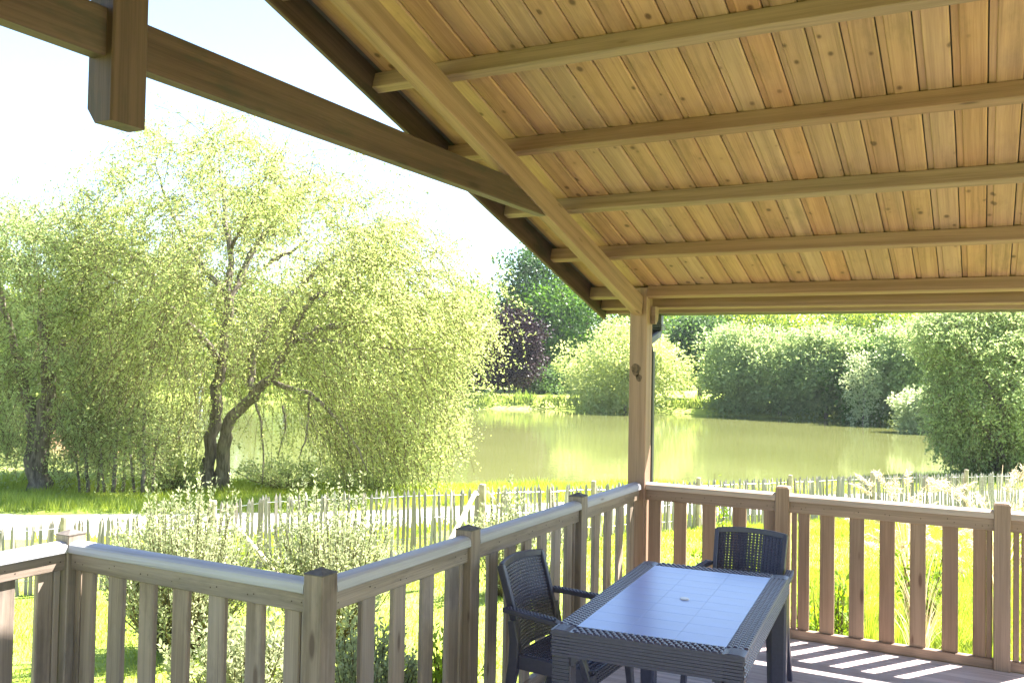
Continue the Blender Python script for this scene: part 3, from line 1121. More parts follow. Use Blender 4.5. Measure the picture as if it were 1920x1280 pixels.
pm = [picket_mesh(k) for k in range(8)]
s, cnt = 0.0, 0
tops = []
far_v, far_f = [], []
while s < cum[-1]:
    t = fence_at(s)
    tops.append(t)
    zg = hz(t[0], t[1])
    ht = max(.8, t[2] - zg + .04) + random.uniform(-.035, .025)
    base = Vector((t[0], t[1], zg - .04))
    lean = Vector((random.gauss(0, .03), random.gauss(0, .03), 1))
    M = frame_matrix(base, base + lean, (random.gauss(0, .3) + .8, -.6 + random.gauss(0, .3), 0)) @ Matrix.Diagonal((ht, 1, 1, 1))
    if cnt < 298:
        link('picket', pm[cnt % 8], fence, M)
    else:                        # the farthest ones, past the limit, in one part
        o_ = len(far_v)
        far_v += [M @ q.co for q in pm[cnt % 8].vertices]
        far_f += [tuple(i + o_ for i in q.vertices) for q in pm[cnt % 8].polygons]
    cnt += 1
    s += random.uniform(.055, .090)
if far_v:
    link('far_pickets', mesh('far_pickets', far_v, far_f, M_PALE), fence)['kind'] = 'stuff'
for off, sag in ((-.10, .012), (-.42, .02), (-.72, .02)):
    for side in (-.014, .014):
        g = Geo()
        pts = []
        for i, ss in enumerate(np.arange(0, cum[-1], .22)):
            t = fence_at(ss)
            pts.append((t[0] + side * (1 if i % 2 else -1), t[1] + side * (1 if i % 2 else -1), t[2] + off - sag * math.sin(ss * 2.1) ** 2))
        g.tube(pts, .0035, 4)
        g.build('wire', M_WIRE, fence)
post_px = [(120, 968, 11.35, .045), (400, 938, 12.05, .05), (905, 907, 13.35, .055), (1113, 901, 14.85, .045), (1310, 895, 16.9, .045), (1482, 890, 18.4, .045), (1637, 885, 19.9, .06), (1812, 880, 22, .05)]
posts = []
for px, py, d, r in post_px:
    t = ray_at(px, py, d)
    g = Geo()
    zg = hz(t[0], t[1])
    g.tube([(t[0], t[1], zg - .1), (t[0], t[1], t[2] - .012), (t[0], t[1], t[2])], [r, r * .97, r * .86], 10)
    posts.append(t)
    g.build('post', M_ROUND, fence)
for a, b in (((892, 922, 13.2), (812, 1022, 11.9)), ((912, 922, 13.5), (956, 968, 14.0)), ((440, 985, 11.9), (540, 1062, 11.4))):
    g = Geo()
    p, q = ray_at(*a), ray_at(*b)
    q[2] = hz(q[0], q[1]) - .02 if b[1] > 1000 else q[2]
    g.tube([p, (p + q) / 2, q], [.034, .036, .036], 8)
    g.build('brace', M_BRACE, fence)


# ------------------------------------------------------------------ vegetation tools
def unit(v): return v / np.maximum(np.linalg.norm(v, axis=-1, keepdims=True), 1e-9)


def leaf_quads(p, a, L, W, rng):
    """rhombic leaves at p (N,3), axis a (N,3), lengths, widths"""
    b = unit(np.cross(a, rng.normal(size=a.shape)))
    L = np.asarray(L).reshape(-1, 1); W = np.asarray(W).reshape(-1, 1)
    nrm = np.cross(a, b)
    v = np.empty((len(p), 4, 3), np.float32)
    v[:, 0] = p
    v[:, 1] = p + a * L * .48 + b * W * .5 + nrm * L * .06
    v[:, 2] = p + a * L
    v[:, 3] = p + a * L * .48 - b * W * .5 + nrm * L * .06
    return v.reshape(-1, 3)


def local(v, origin): return v - np.asarray(origin, np.float32)


def crown_points(rng, centre, rad, nclump, nleaf, clump_r, flat=1.0, base_cut=-1.0, shell=.55):
    """leaf positions in an irregular crown made of many small clumps, denser towards the outside"""
    d = unit(rng.normal(size=(nclump * 3, 3)))
    d = d[d[:, 2] > base_cut][:nclump]
    r = shell + (1 - shell) * rng.random(len(d)) ** .7
    wob = 1 + .16 * np.sin(d[:, 0] * 5 + 1.3 * centre[0]) * np.sin(d[:, 1] * 4 + centre[1]) + .12 * np.sin(d[:, 2] * 7 + centre[0])
    cc = d * (r * wob)[:, None] * np.asarray(rad) + np.asarray(centre)
    cr = clump_r * rng.uniform(.55, 1.35, len(cc))
    k = rng.integers(0, len(cc), nleaf)
    q = unit(rng.normal(size=(nleaf, 3))) * (rng.random(nleaf) ** .45)[:, None]
    q[:, 2] *= .75
    p = cc[k] + q * cr[k][:, None]
    out = unit(p - np.asarray(centre)) * .5 + unit(q) * .7
    return p, out, k


def place_tree(name, label, cat, px, base_py, d, w_px, top_py, mat, n=14000, leaf=.34, seed=1, group=None, trunk_r=.22, to_ground=.15, depth=1.0, clump=.19, nclump=150, shell=.5):
    rng = np.random.default_rng(seed)
    b = ray_at(px, base_py, d)
    zg = hz(b[0], b[1])
    base = np.array([b[0], b[1], max(zg, -2.05)])
    ztop = ray_at(px, top_py, d)[2]
    Rx = w_px / 2 / F * d
    H = ztop - base[2]
    z0 = base[2] + H * to_ground
    cen = np.array([base[0], base[1], (z0 + ztop) / 2])
    rad = np.array([Rx, Rx * depth, (ztop - z0) / 2]) * .93
    root = empty(name, tuple(base), label, cat, group)
    p, o, k = crown_points(rng, cen, rad, nclump, n, clump * (Rx + H * .5), shell=shell)
    keep = p[:, 2] > base[2] + .02
    p, o, k = p[keep], o[keep], k[keep]
    a = unit(o + rng.normal(size=o.shape) * .7 + np.array([0, 0, -.1]))
    L = leaf * rng.uniform(.6, 1.35, len(p))
    v = leaf_quads(p, a, L, L * .62, rng)
    rnd = np.clip(.5 * rng.random(len(p)) + .5 * rng.random(nclump * 3)[k], 0, 1)
    me = np_mesh('crown', local(v, base), 4, mat, rnd)
    link('crown', me, root, Matrix.Translation(Vector(base)))
    g = Geo()
    rr = random.Random(seed)
    g.tube([(0, 0, -.3), (.05, 0, H * .25), (.1 * rr.uniform(-1, 1), .1, H * .55), (.2 * rr.uniform(-1, 1), 0, H * .85)], [trunk_r * 1.25, trunk_r, trunk_r * .7, trunk_r * .2], 7)
    for q in range(6):
        t = rr.uniform(.2, .65); an = rr.uniform(0, 6.28)
        g.tube([(0, 0, H * t), (math.cos(an) * Rx * .35, math.sin(an) * Rx * .35, H * (t + .12)), (math.cos(an) * Rx * .7, math.sin(an) * Rx * .7, H * (t + .2))], [trunk_r * .5, trunk_r * .3, trunk_r * .1], 5)
    link('trunk', g.mesh('trunk', M_BARK), root, Matrix.Translation(Vector(base)))
    return root


# ------------------------------------------------------------------ the two near trees, built on traced limbs
def inside_poly(px, py, poly):
    return poly_sd(np.stack([px, py], 1), np.asarray(poly, float)) < 0


def strand_tree(name, label, cat, poly, d0, depth_r, nstr, per, leaf, mat, limbs, seed, centre, dens, group=None, droop=.5, strand_len=(.5, 1.3), base=None, limb_show=.045):
    rng = np.random.default_rng(seed)
    poly = np.asarray(poly, float)
    lo, hi = poly.min(0), poly.max(0)
    P = rng.random((nstr * 8, 2)) * (hi - lo) + lo
    sd = poly_sd(P, poly)
    ok = (sd < 0) & (rng.random(len(P)) < dens(P[:, 0], P[:, 1], -sd))
    P, sd = P[ok][:nstr], -sd[ok][:nstr]
    n = len(P)
    # depth: dome, biased to the outside
    prof = np.sqrt(np.clip(sd / 260, .02, 1))
    q = rng.uniform(-1, 1, n)
    q = np.sign(q) * np.abs(q) ** .6
    dd = q * depth_r * prof
    # leaves that would stand right in front of the stout limbs grow on their far side instead
    dl = np.full(n, 1e9)
    for pts, rad in limbs:
        for k in range(len(pts) - 1):
            if rad[k + 1] >= limb_show: dl = np.minimum(dl, seg_dist(P, np.array(pts[k][:2], float), np.array(pts[k + 1][:2], float)))
    near = (dl < 22 * 24 / d0) & (rng.random(n) < .8)
    dd = np.where(near, np.abs(dd) + .5, dd)
    st = np.array([ray_at(x, y, d0 + e) for (x, y), e in zip(P, dd)])
    cen = ray_at(centre[0], centre[1], d0)
    out = unit(st - cen)
    hgt = np.clip((st[:, 2] - cen[2]) / 5, -1, 1)
    dirs = unit(out * .8 + rng.normal(size=(n, 3)) * .5 + np.stack([0 * hgt, 0 * hgt, .45 * hgt - droop * .6], 1))
    Ls = rng.uniform(*strand_len, n)
    st = st - dirs * (Ls * .7)[:, None]          # strands end near the outline
    t = np.tile((np.arange(per) + .5) / per, (n, 1)) + rng.uniform(-.03, .03, (n, per))
    pos = st[:, None] + dirs[:, None] * (t * Ls[:, None])[..., None]
    pos[..., 2] -= droop * .45 * (t ** 2) * Ls[:, None]
    pos += rng.normal(size=pos.shape) * .035
    zg = height(pos.reshape(-1, 3)[:, :2]).reshape(pos.shape[:2])
    pos[..., 2] = np.maximum(pos[..., 2], np.maximum(zg, -2) + .05)
    ax = unit(dirs[:, None] * .5 + rng.normal(size=pos.shape) * .75 + np.array([0, 0, -.15]))
    L = leaf * rng.uniform(.55, 1.35, n * per)
    v = leaf_quads(pos.reshape(-1, 3), ax.reshape(-1, 3), L, L * .46, rng)
    rs = rng.random(n)
    rnd = (.6 * rs[:, None] + .4 * rng.random((n, per))).ravel()
    root = empty(name, tuple(base), label, cat, group)
    Mb = Matrix.Translation(Vector(base))
    link('crown', np_mesh('crown', local(v, base), 4, mat, rnd), root, Mb)
    # twigs under the leaves: thin three-sided strips
    sel = rng.random(n) < .55
    a, b = st[sel], pos[sel, per // 2]
    c = pos[sel, per - 1]
    w = .007
    tv = []
    for A, B in ((a, b), (b, c)):
        s1 = unit(np.cross(B - A, rng.normal(size=A.shape))) * w
        tv.append(np.stack([A - s1, A + s1, B + s1 * .6, B - s1 * .6], 1).reshape(-1, 3))
        s2 = unit(np.cross(B - A, s1)) * w
        tv.append(np.stack([A - s2, A + s2, B + s2 * .6, B - s2 * .6], 1).reshape(-1, 3))
    tw = link('twigs', np_mesh('twigs', local(np.concatenate(tv), base), 4, M_TWIG), root, Mb)
    tw["kind"] = "stuff"
    for i, (pts, rad) in enumerate(limbs):
        g = Geo()
        W = [Vector(ray_at(x, y, d0 + e)) - Vector(base) for x, y, e in pts]
        # subdivide with a little wander for a natural line
        rr = random.Random(seed * 31 + i)
        Q, R = [W[0]], [rad[0]]
        for k in range(len(W) - 1):
            for m in range(1, 5):
                u = m / 4
                p = W[k].lerp(W[k + 1], u)
                j = min(rad[k], .12) * .35
                if m < 4: p = p + Vector((rr.gauss(0, j), rr.gauss(0, j), rr.gauss(0, j)))
                Q.append(p); R.append((rad[k] + (rad[k + 1] - rad[k]) * u) * rr.uniform(.93, 1.07))
        g.tube(Q, R, 10 if rad[0] > .1 else 6)
        link('trunk' if rad[0] > .18 else 'branch', g.mesh('limb', M_BARK, True), root, Mb)
    return root


WP = [(20, 430), (70, 340), (130, 280), (200, 235), (250, 180), (330, 150), (420, 150), (500, 170), (570, 200), (670, 250), (760, 310), (850, 390), (915, 460), (965, 510), (995, 570), (998, 620),
      (955, 690), (925, 740), (905, 775), (905, 815), (870, 850), (835, 890), (805, 930), (720, 905), (640, 895), (560, 890), (470, 870), (400, 850), (300, 850), (180, 860), (60, 800)]


def ragged(x, y, edge, amp=70, soft=70):
    """0..1: frayed outline, sprays sticking out and bays cut in"""
    n1 = np.sin(x * .045 + 2.1 * np.sin(y * .031 + 1)) * np.sin(y * .052 + 1.9 * np.sin(x * .037))
    n2 = np.sin(x * .13 + 2 * np.sin(y * .09)) * np.sin(y * .14 + 2 * np.sin(x * .11 + 2))
    return np.clip((edge - amp * (.5 + .35 * n1 + .3 * n2)) / soft, 0, 1)


def willow_density(x, y, edge):
    f = .5 + .5 * np.sin(x * .021 + 1.7 * np.sin(y * .017)) * np.sin(y * .027 + 1.3 * np.sin(x * .013 + 2))
    f2 = .5 + .5 * np.sin(x * .063 + 2 * np.sin(y * .051)) * np.sin(y * .071 + 2 * np.sin(x * .047))
    k = .02 + 1.15 * (.45 * f + .55 * f2) ** 1.6
    k *= .04 + .96 * ragged(x, y, edge)
    k *= np.where(y > 700, .75, 1)
    k = np.where((y > 690) & ((x > 600) | (x < 385)), np.maximum(k, (.12 + .5 * f2) * np.maximum(ragged(x, y, edge), np.where(y > 760, np.clip((edge - 12) / 30, 0, 1), 0))), k)
    # open windows under the crown and around the forked boughs
    k *= np.where((x > 270) & (x < 620) & (y > 690) & (y < 830), .5, 1)
    for cx, cy_, rx, ry in ((545, 480, 50, 36), (395, 640, 26, 70), (470, 770, 60, 30), (408, 800, 34, 60), (620, 620, 70, 16), (300, 330, 60, 26), (690, 390, 46, 24), (440, 300, 36, 26)):
        k *= np.where(((x - cx) / rx) ** 2 + ((y - cy_) / ry) ** 2 < 1, .22, 1)
    k *= .62 + .38 * np.clip((y - 260) / 260, 0, 1)
    return k


wb = ray_at(395, 918, 23.9)
wbase = np.array([wb[0], wb[1], hz(wb[0], wb[1]) - .05])
willow_limbs = [
    ([(385, 925, 0), (392, 860, .1), (403, 780, .2), (412, 710, .3), (420, 640, .2), (428, 560, .1), (432, 470, .3), (420, 380, .6), (410, 290, .9)], [.21, .17, .155, .14, .125, .10, .08, .05, .02]),
    ([(408, 925, .1), (418, 850, 0), (430, 790, -.1), (468, 750, -.3), (505, 712, -.5), (535, 660, -.8), (570, 630, -1), (620, 612, -1.4), (690, 606, -1.7), (760, 590, -2)], [.22, .18, .155, .14, .125, .11, .095, .08, .055, .02]),
    ([(470, 748, -.3), (472, 690, 0), (488, 640, .3), (520, 590, .5), (560, 540, .8), (600, 500, 1), (660, 460, 1.2), (720, 430, 1.5)], [.11, .10, .09, .075, .065, .05, .035, .012]),
    ([(528, 680, -.7), (560, 600, -1.2), (585, 560, -1.5), (640, 540, -1.8), (700, 500, -2)], [.10, .08, .07, .045, .015]),
    ([(505, 714, -.5), (545, 728, -1.2), (580, 736, -1.8), (612, 764, -2.2), (640, 800, -2.4), (672, 840, -2.5), (690, 885, -2.5)], [.075, .065, .055, .045, .035, .025, .012]),
    ([(582, 738, -1.8), (578, 780, -1.9), (574, 820, -2), (560, 860, -2)], [.035, .03, .025, .012]),
    ([(475, 745, -.3), (490, 790, -.6), (494, 850, -.7), (492, 905, -.7)], [.035, .03, .025, .015]),
    ([(530, 760, -.4), (536, 800, -.5), (520, 860, -.5)], [.03, .025, .012]),
    ([(425, 590, .1), (450, 520, .5), (480, 460, .8), (520, 410, 1), (570, 350, 1.2), (590, 300, 1.4)], [.10, .09, .075, .06, .035, .012]),
    ([(428, 560, .1), (380, 500, .6), (340, 440, 1), (310, 370, 1.2), (290, 300, 1.3)], [.10, .08, .06, .04, .012]),
    ([(415, 680, .3), (370, 620, -.8), (310, 570, -1.5), (240, 540, -2), (180, 500, -2.2)], [.09, .075, .055, .035, .012]),
    ([(432, 470, .3), (465, 400, -.4), (500, 330, -.8), (530, 270, -1)], [.06, .045, .03, .01]),
    ([(495, 500, 1), (520, 485, 1), (550, 470, 1.2), (590, 440, 1.3)], [.05, .06, .045, .015]),
    ([(560, 640, -1), (620, 640, -2), (690, 650, -2.6), (770, 655, -3), (850, 650, -3)], [.06, .05, .04, .025, .01]),
]
strand_tree('willow_tree', 'large pale green willow with forked leaning trunk on the near bank', 'tree', WP, 23.9, 5.0, 13200, 20, .08, M_LW, willow_limbs, 11, (430, 600), willow_density,
            droop=.75, base=wbase, strand_len=(.5, 1.9))

BP = [(-120, 380), (-40, 345), (20, 325), (80, 335), (150, 370), (210, 440), (235, 560), (262, 660), (285, 760), (290, 860), (250, 915), (140, 925), (-120, 930)]


def sallow_density(x, y, edge):
    f = .5 + .5 * np.sin(x * .03 + 2 * np.sin(y * .02)) * np.sin(y * .035 + 1.5 * np.sin(x * .02 + 1))
    k = .2 + .8 * f
    k *= .04 + .96 * ragged(x, y, edge, 50, 60)
    k *= np.where(y > 720, .55, 1)
    return k


bb = ray_at(75, 915, 22.6)
bbase = np.array([bb[0], bb[1], hz(bb[0], bb[1]) - .05])
sallow_limbs = [
    ([(70, 925, 0), (76, 850, 0), (84, 780, .1), (90, 700, .2), (80, 620, .3), (75, 540, .4), (60, 450, .6)], [.26, .22, .2, .17, .13, .08, .02]),
    ([(62, 925, .1), (66, 830, .2), (58, 770, .2), (45, 720, .1), (25, 640, -.3), (5, 560, -.6), (-20, 480, -.8)], [.2, .17, .15, .13, .09, .06, .02]),
    ([(88, 720, .2), (115, 650, -.4), (140, 612, -.8), (160, 520, -1)], [.09, .075, .05, .015]),
    ([(80, 830, 0), (110, 790, -.6), (150, 760, -1), (200, 720, -1.2)], [.05, .04, .03, .012]),
]
strand_tree('sallow_tree', 'grey green sallow with dark twin trunks at the left edge', 'tree', BP, 22.6, 2.6, 5600, 15, .08, M_LB, sallow_limbs, 12, (80, 640), sallow_density,
            droop=.25, base=bbase, strand_len=(.4, 1.0))

# saplings between the two trees
for i, (px, top, d, lean, lab) in enumerate(((165, 700, 21.6, -14, 'slim leaning sapling nearest the grey green sallow'), (212, 690, 21.2, 12, 'slim sapling with pale stem midway between the sallow and the willow'), (268, 735, 21.0, 4, 'short leafy sapling nearest the forked willow trunk on its left'))):
    poly = [(px - 55, 915), (px - 60, 800), (px - 35, top + 20), (px + lean, top - 10), (px + 45, top + 30), (px + 58, 800), (px + 50, 915)]
    b = ray_at(px, 918, d)
    base = np.array([b[0], b[1], hz(b[0], b[1]) - .03])
    limbs = [([(px, 922, 0), (px + lean * .3, 850, 0), (px + lean * .7, 780, .1), (px + lean, top + 20, .1)], [.05, .04, .03, .01]),
             ([(px + 18, 922, .2), (px + 22, 850, .2), (px + 30 + lean, 770, .3)], [.035, .028, .01]),
             ([(px - 16, 922, .1), (px - 24, 840, .1), (px - 34, 760, .2)], [.03, .024, .01])]
    strand_tree('sapling', lab, 'tree', poly, d, .9, 330, 12, .07, M_LSAP, limbs, 20 + i, (px, 850), lambda x, y, e: np.where(y > 830, .35, .8) + 0 * x, 'saplings beside the sallow', .3, (.3, .8), base)

# ------------------------------------------------------------------ far bank trees
far = [
    ('oak_tree', 'dark green oak standing tallest against the sky beyond the lake', 1000, 735, 108, 165, 445, M_LOAK, 15000, .42, 1, .35, .2),
    ('lime_tree', 'broad rounded green tree right of the purple tree beyond the lake', 1098, 742, 106, 292, 504, M_LGREEN, 36000, .36, 2, .35, .06),
    ('purple_leaf_tree', 'small tree with dark purple leaves on the far bank', 954, 742, 87, 136, 574, M_LPURP, 17000, .30, 3, .10, .03),
    ('pale_willow', 'rounded pale silvery willow bush at the far water edge behind the tall roof post', 1172, 768, 79, 246, 612, M_LPALE, 26000, .27, 4, .15, -.02),
    ('dark_tree', 'dark leafy tree in the gap right of the pale willow bush', 1312, 752, 92, 130, 588, M_LDARK, 13000, .36, 5, .25, .22),
    ('bright_tree', 'sunlit yellow green tree above the dark gap, just under the eave', 1262, 745, 118, 150, 560, M_LBRIGHT, 12000, .42, 6, .25, .25),
]
for nm, lab, px, by, d, w, ty, mat, n, leaf, seed, tr, tg in far:
    place_tree(nm, lab, 'bush' if nm == 'pale_willow' else 'tree', px, by, d, w, ty, mat, n, leaf, seed, None, tr, tg, .9)
row = [(1382, 776, 76, 138, 612, 'leftmost grey green bushy tree of the row on the far right bank', M_LGREY),
       (1462, 780, 74, 150, 618, 'bushy tree second from the left in the row on the far right bank', M_LGREY),
       (1548, 784, 72, 150, 606, 'bushy tree in the middle of the row on the far right bank', M_LGREY),
       (1628, 788, 70, 150, 630, 'bushy tree second from the right in the row, above the white blossom', M_LGREEN),
       (1704, 790, 67, 140, 590, 'rightmost bushy tree of the row, behind the white flowering shrub', M_LGREY)]
for i, (px, by, d, w, ty, lab, mat) in enumerate(row):
    place_tree('bushy_tree', lab, 'tree', px, by, d, w, ty, mat, 17000, .27, 30 + i, 'row of bushy trees on the far right bank', .14, -.02, .9)
place_tree('flowering_shrub', 'white flowering shrub hanging over the water at the right bank', 'shrub', 1738, 808, 58, 112, 728, M_LWHITE, 9000, .2, 41, None, .06, -.05, .8)
place_tree('blossom_shrub', 'pale blossoming shrub in front of the middle of the far tree row', 'shrub', 1618, 745, 66, 66, 655, M_LWHITE, 2600, .2, 42, None, .05, .0, .7)
sun_lab = ['sunlit yellow green tree just right of the dark gap, behind the far tree row', 'sunlit tree under the eave behind the second bushy tree of the far row',
           'sunlit tree under the eave behind the middle bushy tree of the far row', 'sunlit tree under the eave above the white flowering shrub',
           'sunlit tree under the eave left of the big willow at the right edge', 'sunlit tree farthest right under the eave, behind the right edge willow']
bright = [(1340, 118, 150, 552), (1450, 116, 170, 560), (1570, 114, 170, 556), (1690, 112, 170, 562), (1800, 110, 160, 552), (1900, 108, 150, 558)]
for i, (px, d, w, ty) in enumerate(bright):
    place_tree('sunlit_tree', sun_lab[i], 'tree', px, 742, d, w, ty, M_LBRIGHT, 9000, .45, 50 + i, 'sunlit trees behind the far tree row', .25, .1, .9)
back = [(60, 112, 190, 520), (200, 108, 170, 545), (330, 104, 180, 530), (470, 110, 190, 515), (610, 106, 180, 540), (740, 108, 170, 535), (835, 104, 130, 545), (893, 100, 110, 532)]
for i, (px, d, w, ty) in enumerate(back):
    place_tree('background_tree', '%s light green far shore tree glimpsed through the big willow' % ('leftmost', 'second from the left', 'third from the left', 'fourth from the left', 'fourth from the right', 'third from the right', 'second from the right', 'rightmost')[i], 'tree', px, 728, d, w, ty, M_LGREEN if i % 2 else M_LBRIGHT, 8000, .45, 60 + i, 'far shore trees behind the big willow', .25, .05, .9)
place_tree('undergrowth_bush', 'dark bush added in place of shade between the purple tree and the pale willow bush', 'bush', 1012, 742, 96, 150, 684, M_LDARK, 9000, .3, 71, None, .08, -.05, .8)  # added dark mass standing in for the shade beneath the far trees
# near right-hand tree over the bank
RP = [(1690, 640), (1720, 590), (1790, 555), (1880, 540), (1990, 550), (2060, 600), (2070, 840), (1960, 905), (1880, 912), (1800, 890), (1752, 850), (1735, 810), (1725, 750), (1740, 690)]
rb = ray_at(1868, 885, 33.5)
rbase = np.array([rb[0], rb[1], max(hz(rb[0], rb[1]), -2.0) - .05])
right_limbs = [([(1872, 882, 0), (1880, 820, 0), (1890, 750, .3), (1900, 660, .5), (1910, 580, .6)], [.24, .2, .16, .1, .03]),
               ([(1878, 835, 0), (1840, 800, -.6), (1800, 770, -1), (1760, 740, -1.4)], [.12, .09, .06, .02]),
               ([(1886, 780, .2), (1850, 720, -.4), (1815, 660, -.8), (1790, 600, -1)], [.11, .085, .06, .02]),
               ([(1870, 868, 0), (1835, 866, -.8), (1800, 850, -1.2)], [.08, .06, .02])]
strand_tree('bank_willow', 'grey green willow leaning over the water at the right edge', 'tree', RP, 33.5, 4.4, 7500, 16, .125, M_LGREY, right_limbs, 14, (1880, 720),
            lambda x, y, e: (.35 + .65 * (.5 + .5 * np.sin(x * .05 + 2 * np.sin(y * .03)) * np.sin(y * .06 + 1))) * np.where(e < 25, .4 + .6 * e / 25, 1), droop=.35, base=rbase, strand_len=(.6, 1.6))

# wooded horizon behind everything
rng = np.random.default_rng(77)
ang = rng.uniform(-1.35, .75, 34000)
rr_ = rng.uniform(135, 175, len(ang))
px_, py_ = CAM[0] + rr_ * np.sin(ang), CAM[1] + rr_ * np.cos(ang)
hh = 8 + 3.0 * np.sin(ang * 17) + 2 * np.sin(ang * 41 + 1)
pz = height(np.stack([px_, py_], 1)) + hh * rng.random(len(ang)) ** .7
p = np.stack([px_, py_, pz], 1)
a = unit(rng.normal(size=p.shape))
L = rng.uniform(.8, 1.7, len(p))
o = link('distant_woods', np_mesh('woods', leaf_quads(p, a, L, L * .8, rng), 4, M_LDARK, rng.random(len(p))))
tag(o, kind='stuff')

# cottage and white board glimpsed through the leaves on the far left shore
cb_ = ray_at(150, 712, 96)
ct = empty('cottage', (cb_[0], cb_[1], hz(cb_[0], cb_[1])), 'small red roofed cottage glimpsed through the leaves at far left', 'house')
Mc = Matrix.Translation(ct.location) @ Matrix.Rotation(.5, 4, 'Z')
g = Geo(); g.box((0, 0, 1.4), (8, 5, 2.8)); link('wall', g.mesh('wall', simple('cottage_wall', (.5, .36, .3), .85)), ct, Mc)
g = Geo()
g.add([(-4.3, -2.9, 2.7), (4.3, -2.9, 2.7), (4.3, 2.9, 2.7), (-4.3, 2.9, 2.7), (-4.3, 0, 5.0), (4.3, 0, 5.0)], [(0, 1, 5, 4), (2, 3, 4, 5), (1, 2, 5), (3, 0, 4), (3, 2, 1, 0)])
link('roof', g.mesh('roof', simple('clay_tile', (.36, .15, .11), .8, .3, 0, 3, .25)), ct, Mc)
for x in (-2.4, 0, 2.4):
    g = Geo(); g.box((x, -2.53, 1.5), (1.0, .08, 1.2)); link('window', g.mesh('window', simple('window_glass', (.05, .06, .07), .1)), ct, Mc)
wbp = ray_at(376, 745, 84)
g = Geo()
zg = hz(wbp[0], wbp[1])
g.box((0, 0, .8), (.55, .08, 1.2)); g.box((-.2, .03, .1), (.07, .07, .9)); g.box((.2, .03, .1), (.07, .07, .9))
o = link('notice_board', g.mesh('board', M_WHITE), None, Matrix.Translation((wbp[0], wbp[1], max(zg, -2.0))))
tag(o, 'small white board on the far shore left of the forked willow trunk', 'sign')


# ------------------------------------------------------------------ shrubs, weeds and grasses near the deck
def shrub(name, label, px, d, top_py, half_w, mat, nshoot, seed, leaf=.045, per=60, group=None, cat='shrub', spiky=True, z_base=None):
    rng = np.random.default_rng(seed)
    b = ray_at(px, 900, d)
    zg = hz(b[0], b[1])
    base = np.array([b[0], b[1], zg])
    H = ray_at(px, top_py, d)[2] - zg
    Wm = half_w / F * d
    root = empty(name, tuple(base), label, cat, group)
    M = Matrix.Translation(Vector(base))
    g = Geo()
    P, A, R = [], [], []
    for i in range(nshoot):
        an = rng.uniform(0, 2 * math.pi)
        rr = Wm * math.sqrt(rng.random())
        tall = H * (rng.uniform(.5, .82) if rng.random() > .10 else rng.uniform(.85, 1.0))
        tall *= 1 - .35 * (rr / Wm) ** 2
        p0 = np.array([math.cos(an) * rr * .15, math.sin(an) * rr * .15, -.03])
        p1 = np.array([math.cos(an) * rr * .7, math.sin(an) * rr * .7, tall * .5])
        p2 = np.array([math.cos(an) * rr * 1.0 + rng.normal() * .04, math.sin(an) * rr * 1.0 + rng.normal() * .04, tall])
        g.tube([p0, p1, p2], [.010, .006, .002], 4, False)
        t = np.sort(rng.random(per)) ** .75
        t = .12 + .88 * t
        q = (1 - t)[:, None] ** 2 * p0 + (2 * t * (1 - t))[:, None] * (2 * p1 - (p0 + p2) / 2) + t[:, None] ** 2 * p2
        up = unit(p2 - p1)
        sp = .065 * (1.15 - t)[:, None] if spiky else .06
        side = unit(rng.normal(size=(per, 3)) * np.array([1, 1, .5]))
        q = q + side * sp * rng.random((per, 1))
        P.append(q)
        A.append(unit(side * .8 + up * .75 + rng.normal(size=(per, 3)) * .25))
        R.append(np.clip(.35 * rng.random() + .65 * rng.random(per), 0, 1))
    P = np.concatenate(P); A = np.concatenate(A); R = np.concatenate(R)
    L = leaf * rng.uniform(.6, 1.4, len(P))
    link('foliage', np_mesh('foliage', leaf_quads(P, A, L, L * .42, rng), 4, mat, R), root, M)
    st = link('stems', g.mesh('stems', M_TWIG), root, M)
    return root


shrub('silver_shrub', 'bushy silver leaved shrub with upright tips behind the lower left railing panel', 345, 8.2, 845, 150, M_LSHRUB, 250, 101, .036, 95)
shrub('silver_shrub', 'silver leaved shrub in the middle of the bed, right of the slanted fence brace', 622, 8.4, 860, 135, M_LSHRUB, 210, 102, .036, 95)
shrub('silver_shrub', 'thin silver leaved shrub with wispy tips right of the braced fence post', 952, 10.2, 862, 70, M_LSHRUB, 60, 103, .045, 60)
shrub('silver_shrub', 'dark lower silver shrub pressed close behind the long railing by its first post', 700, 5.6, 1060, 95, M_LSHRUB, 90, 104, .042, 60)
shrub('silver_shrub', 'low silver shrub at the foot of the lower left railing panel', 470, 6.2, 1085, 150, M_LSHRUB, 120, 105, .045, 60)
shrub('garden_plant', 'open twiggy plant with bright green leaves behind the long railing beside the planting bed', 840, 6.0, 1120, 60, M_LWEED, 26, 106, .055, 26, spiky=False)
shrub('garden_plant', 'wispy plant with pale tips left of the tall roof post', 1030, 10.8, 880, 40, M_LSHRUB, 18, 107, .04, 34)
# weeds behind the back railing
for i, (px, d, ty, w, lab) in enumerate(((1345, 9.5, 866, 36, 'tall flowering weed showing above the back railing left of its middle post'), (1466, 9.2, 872, 12, 'single upright dark weed stem just left of the middle post of the back railing'),
                                         (1325, 8.4, 968, 42, 'bushy weed seen through the back railing behind the far armchair'), (1515, 7.4, 1072, 46, 'leafy weed seen between balusters just right of the far armchair'),
                                         (1575, 7.8, 1010, 34, 'loose weed in the second gap right of the middle post'), (1740, 9.4, 968, 60, 'green weed patch at the foot of the dry grasses'),
                                         (1410, 8.6, 968, 30, 'small weed seen just above the far armchair'))):
    shrub('weed', lab, px, d, ty, w, M_LWEED, 24 if w > 20 else 6, 120 + i, .055, 26, None, 'plant', False)


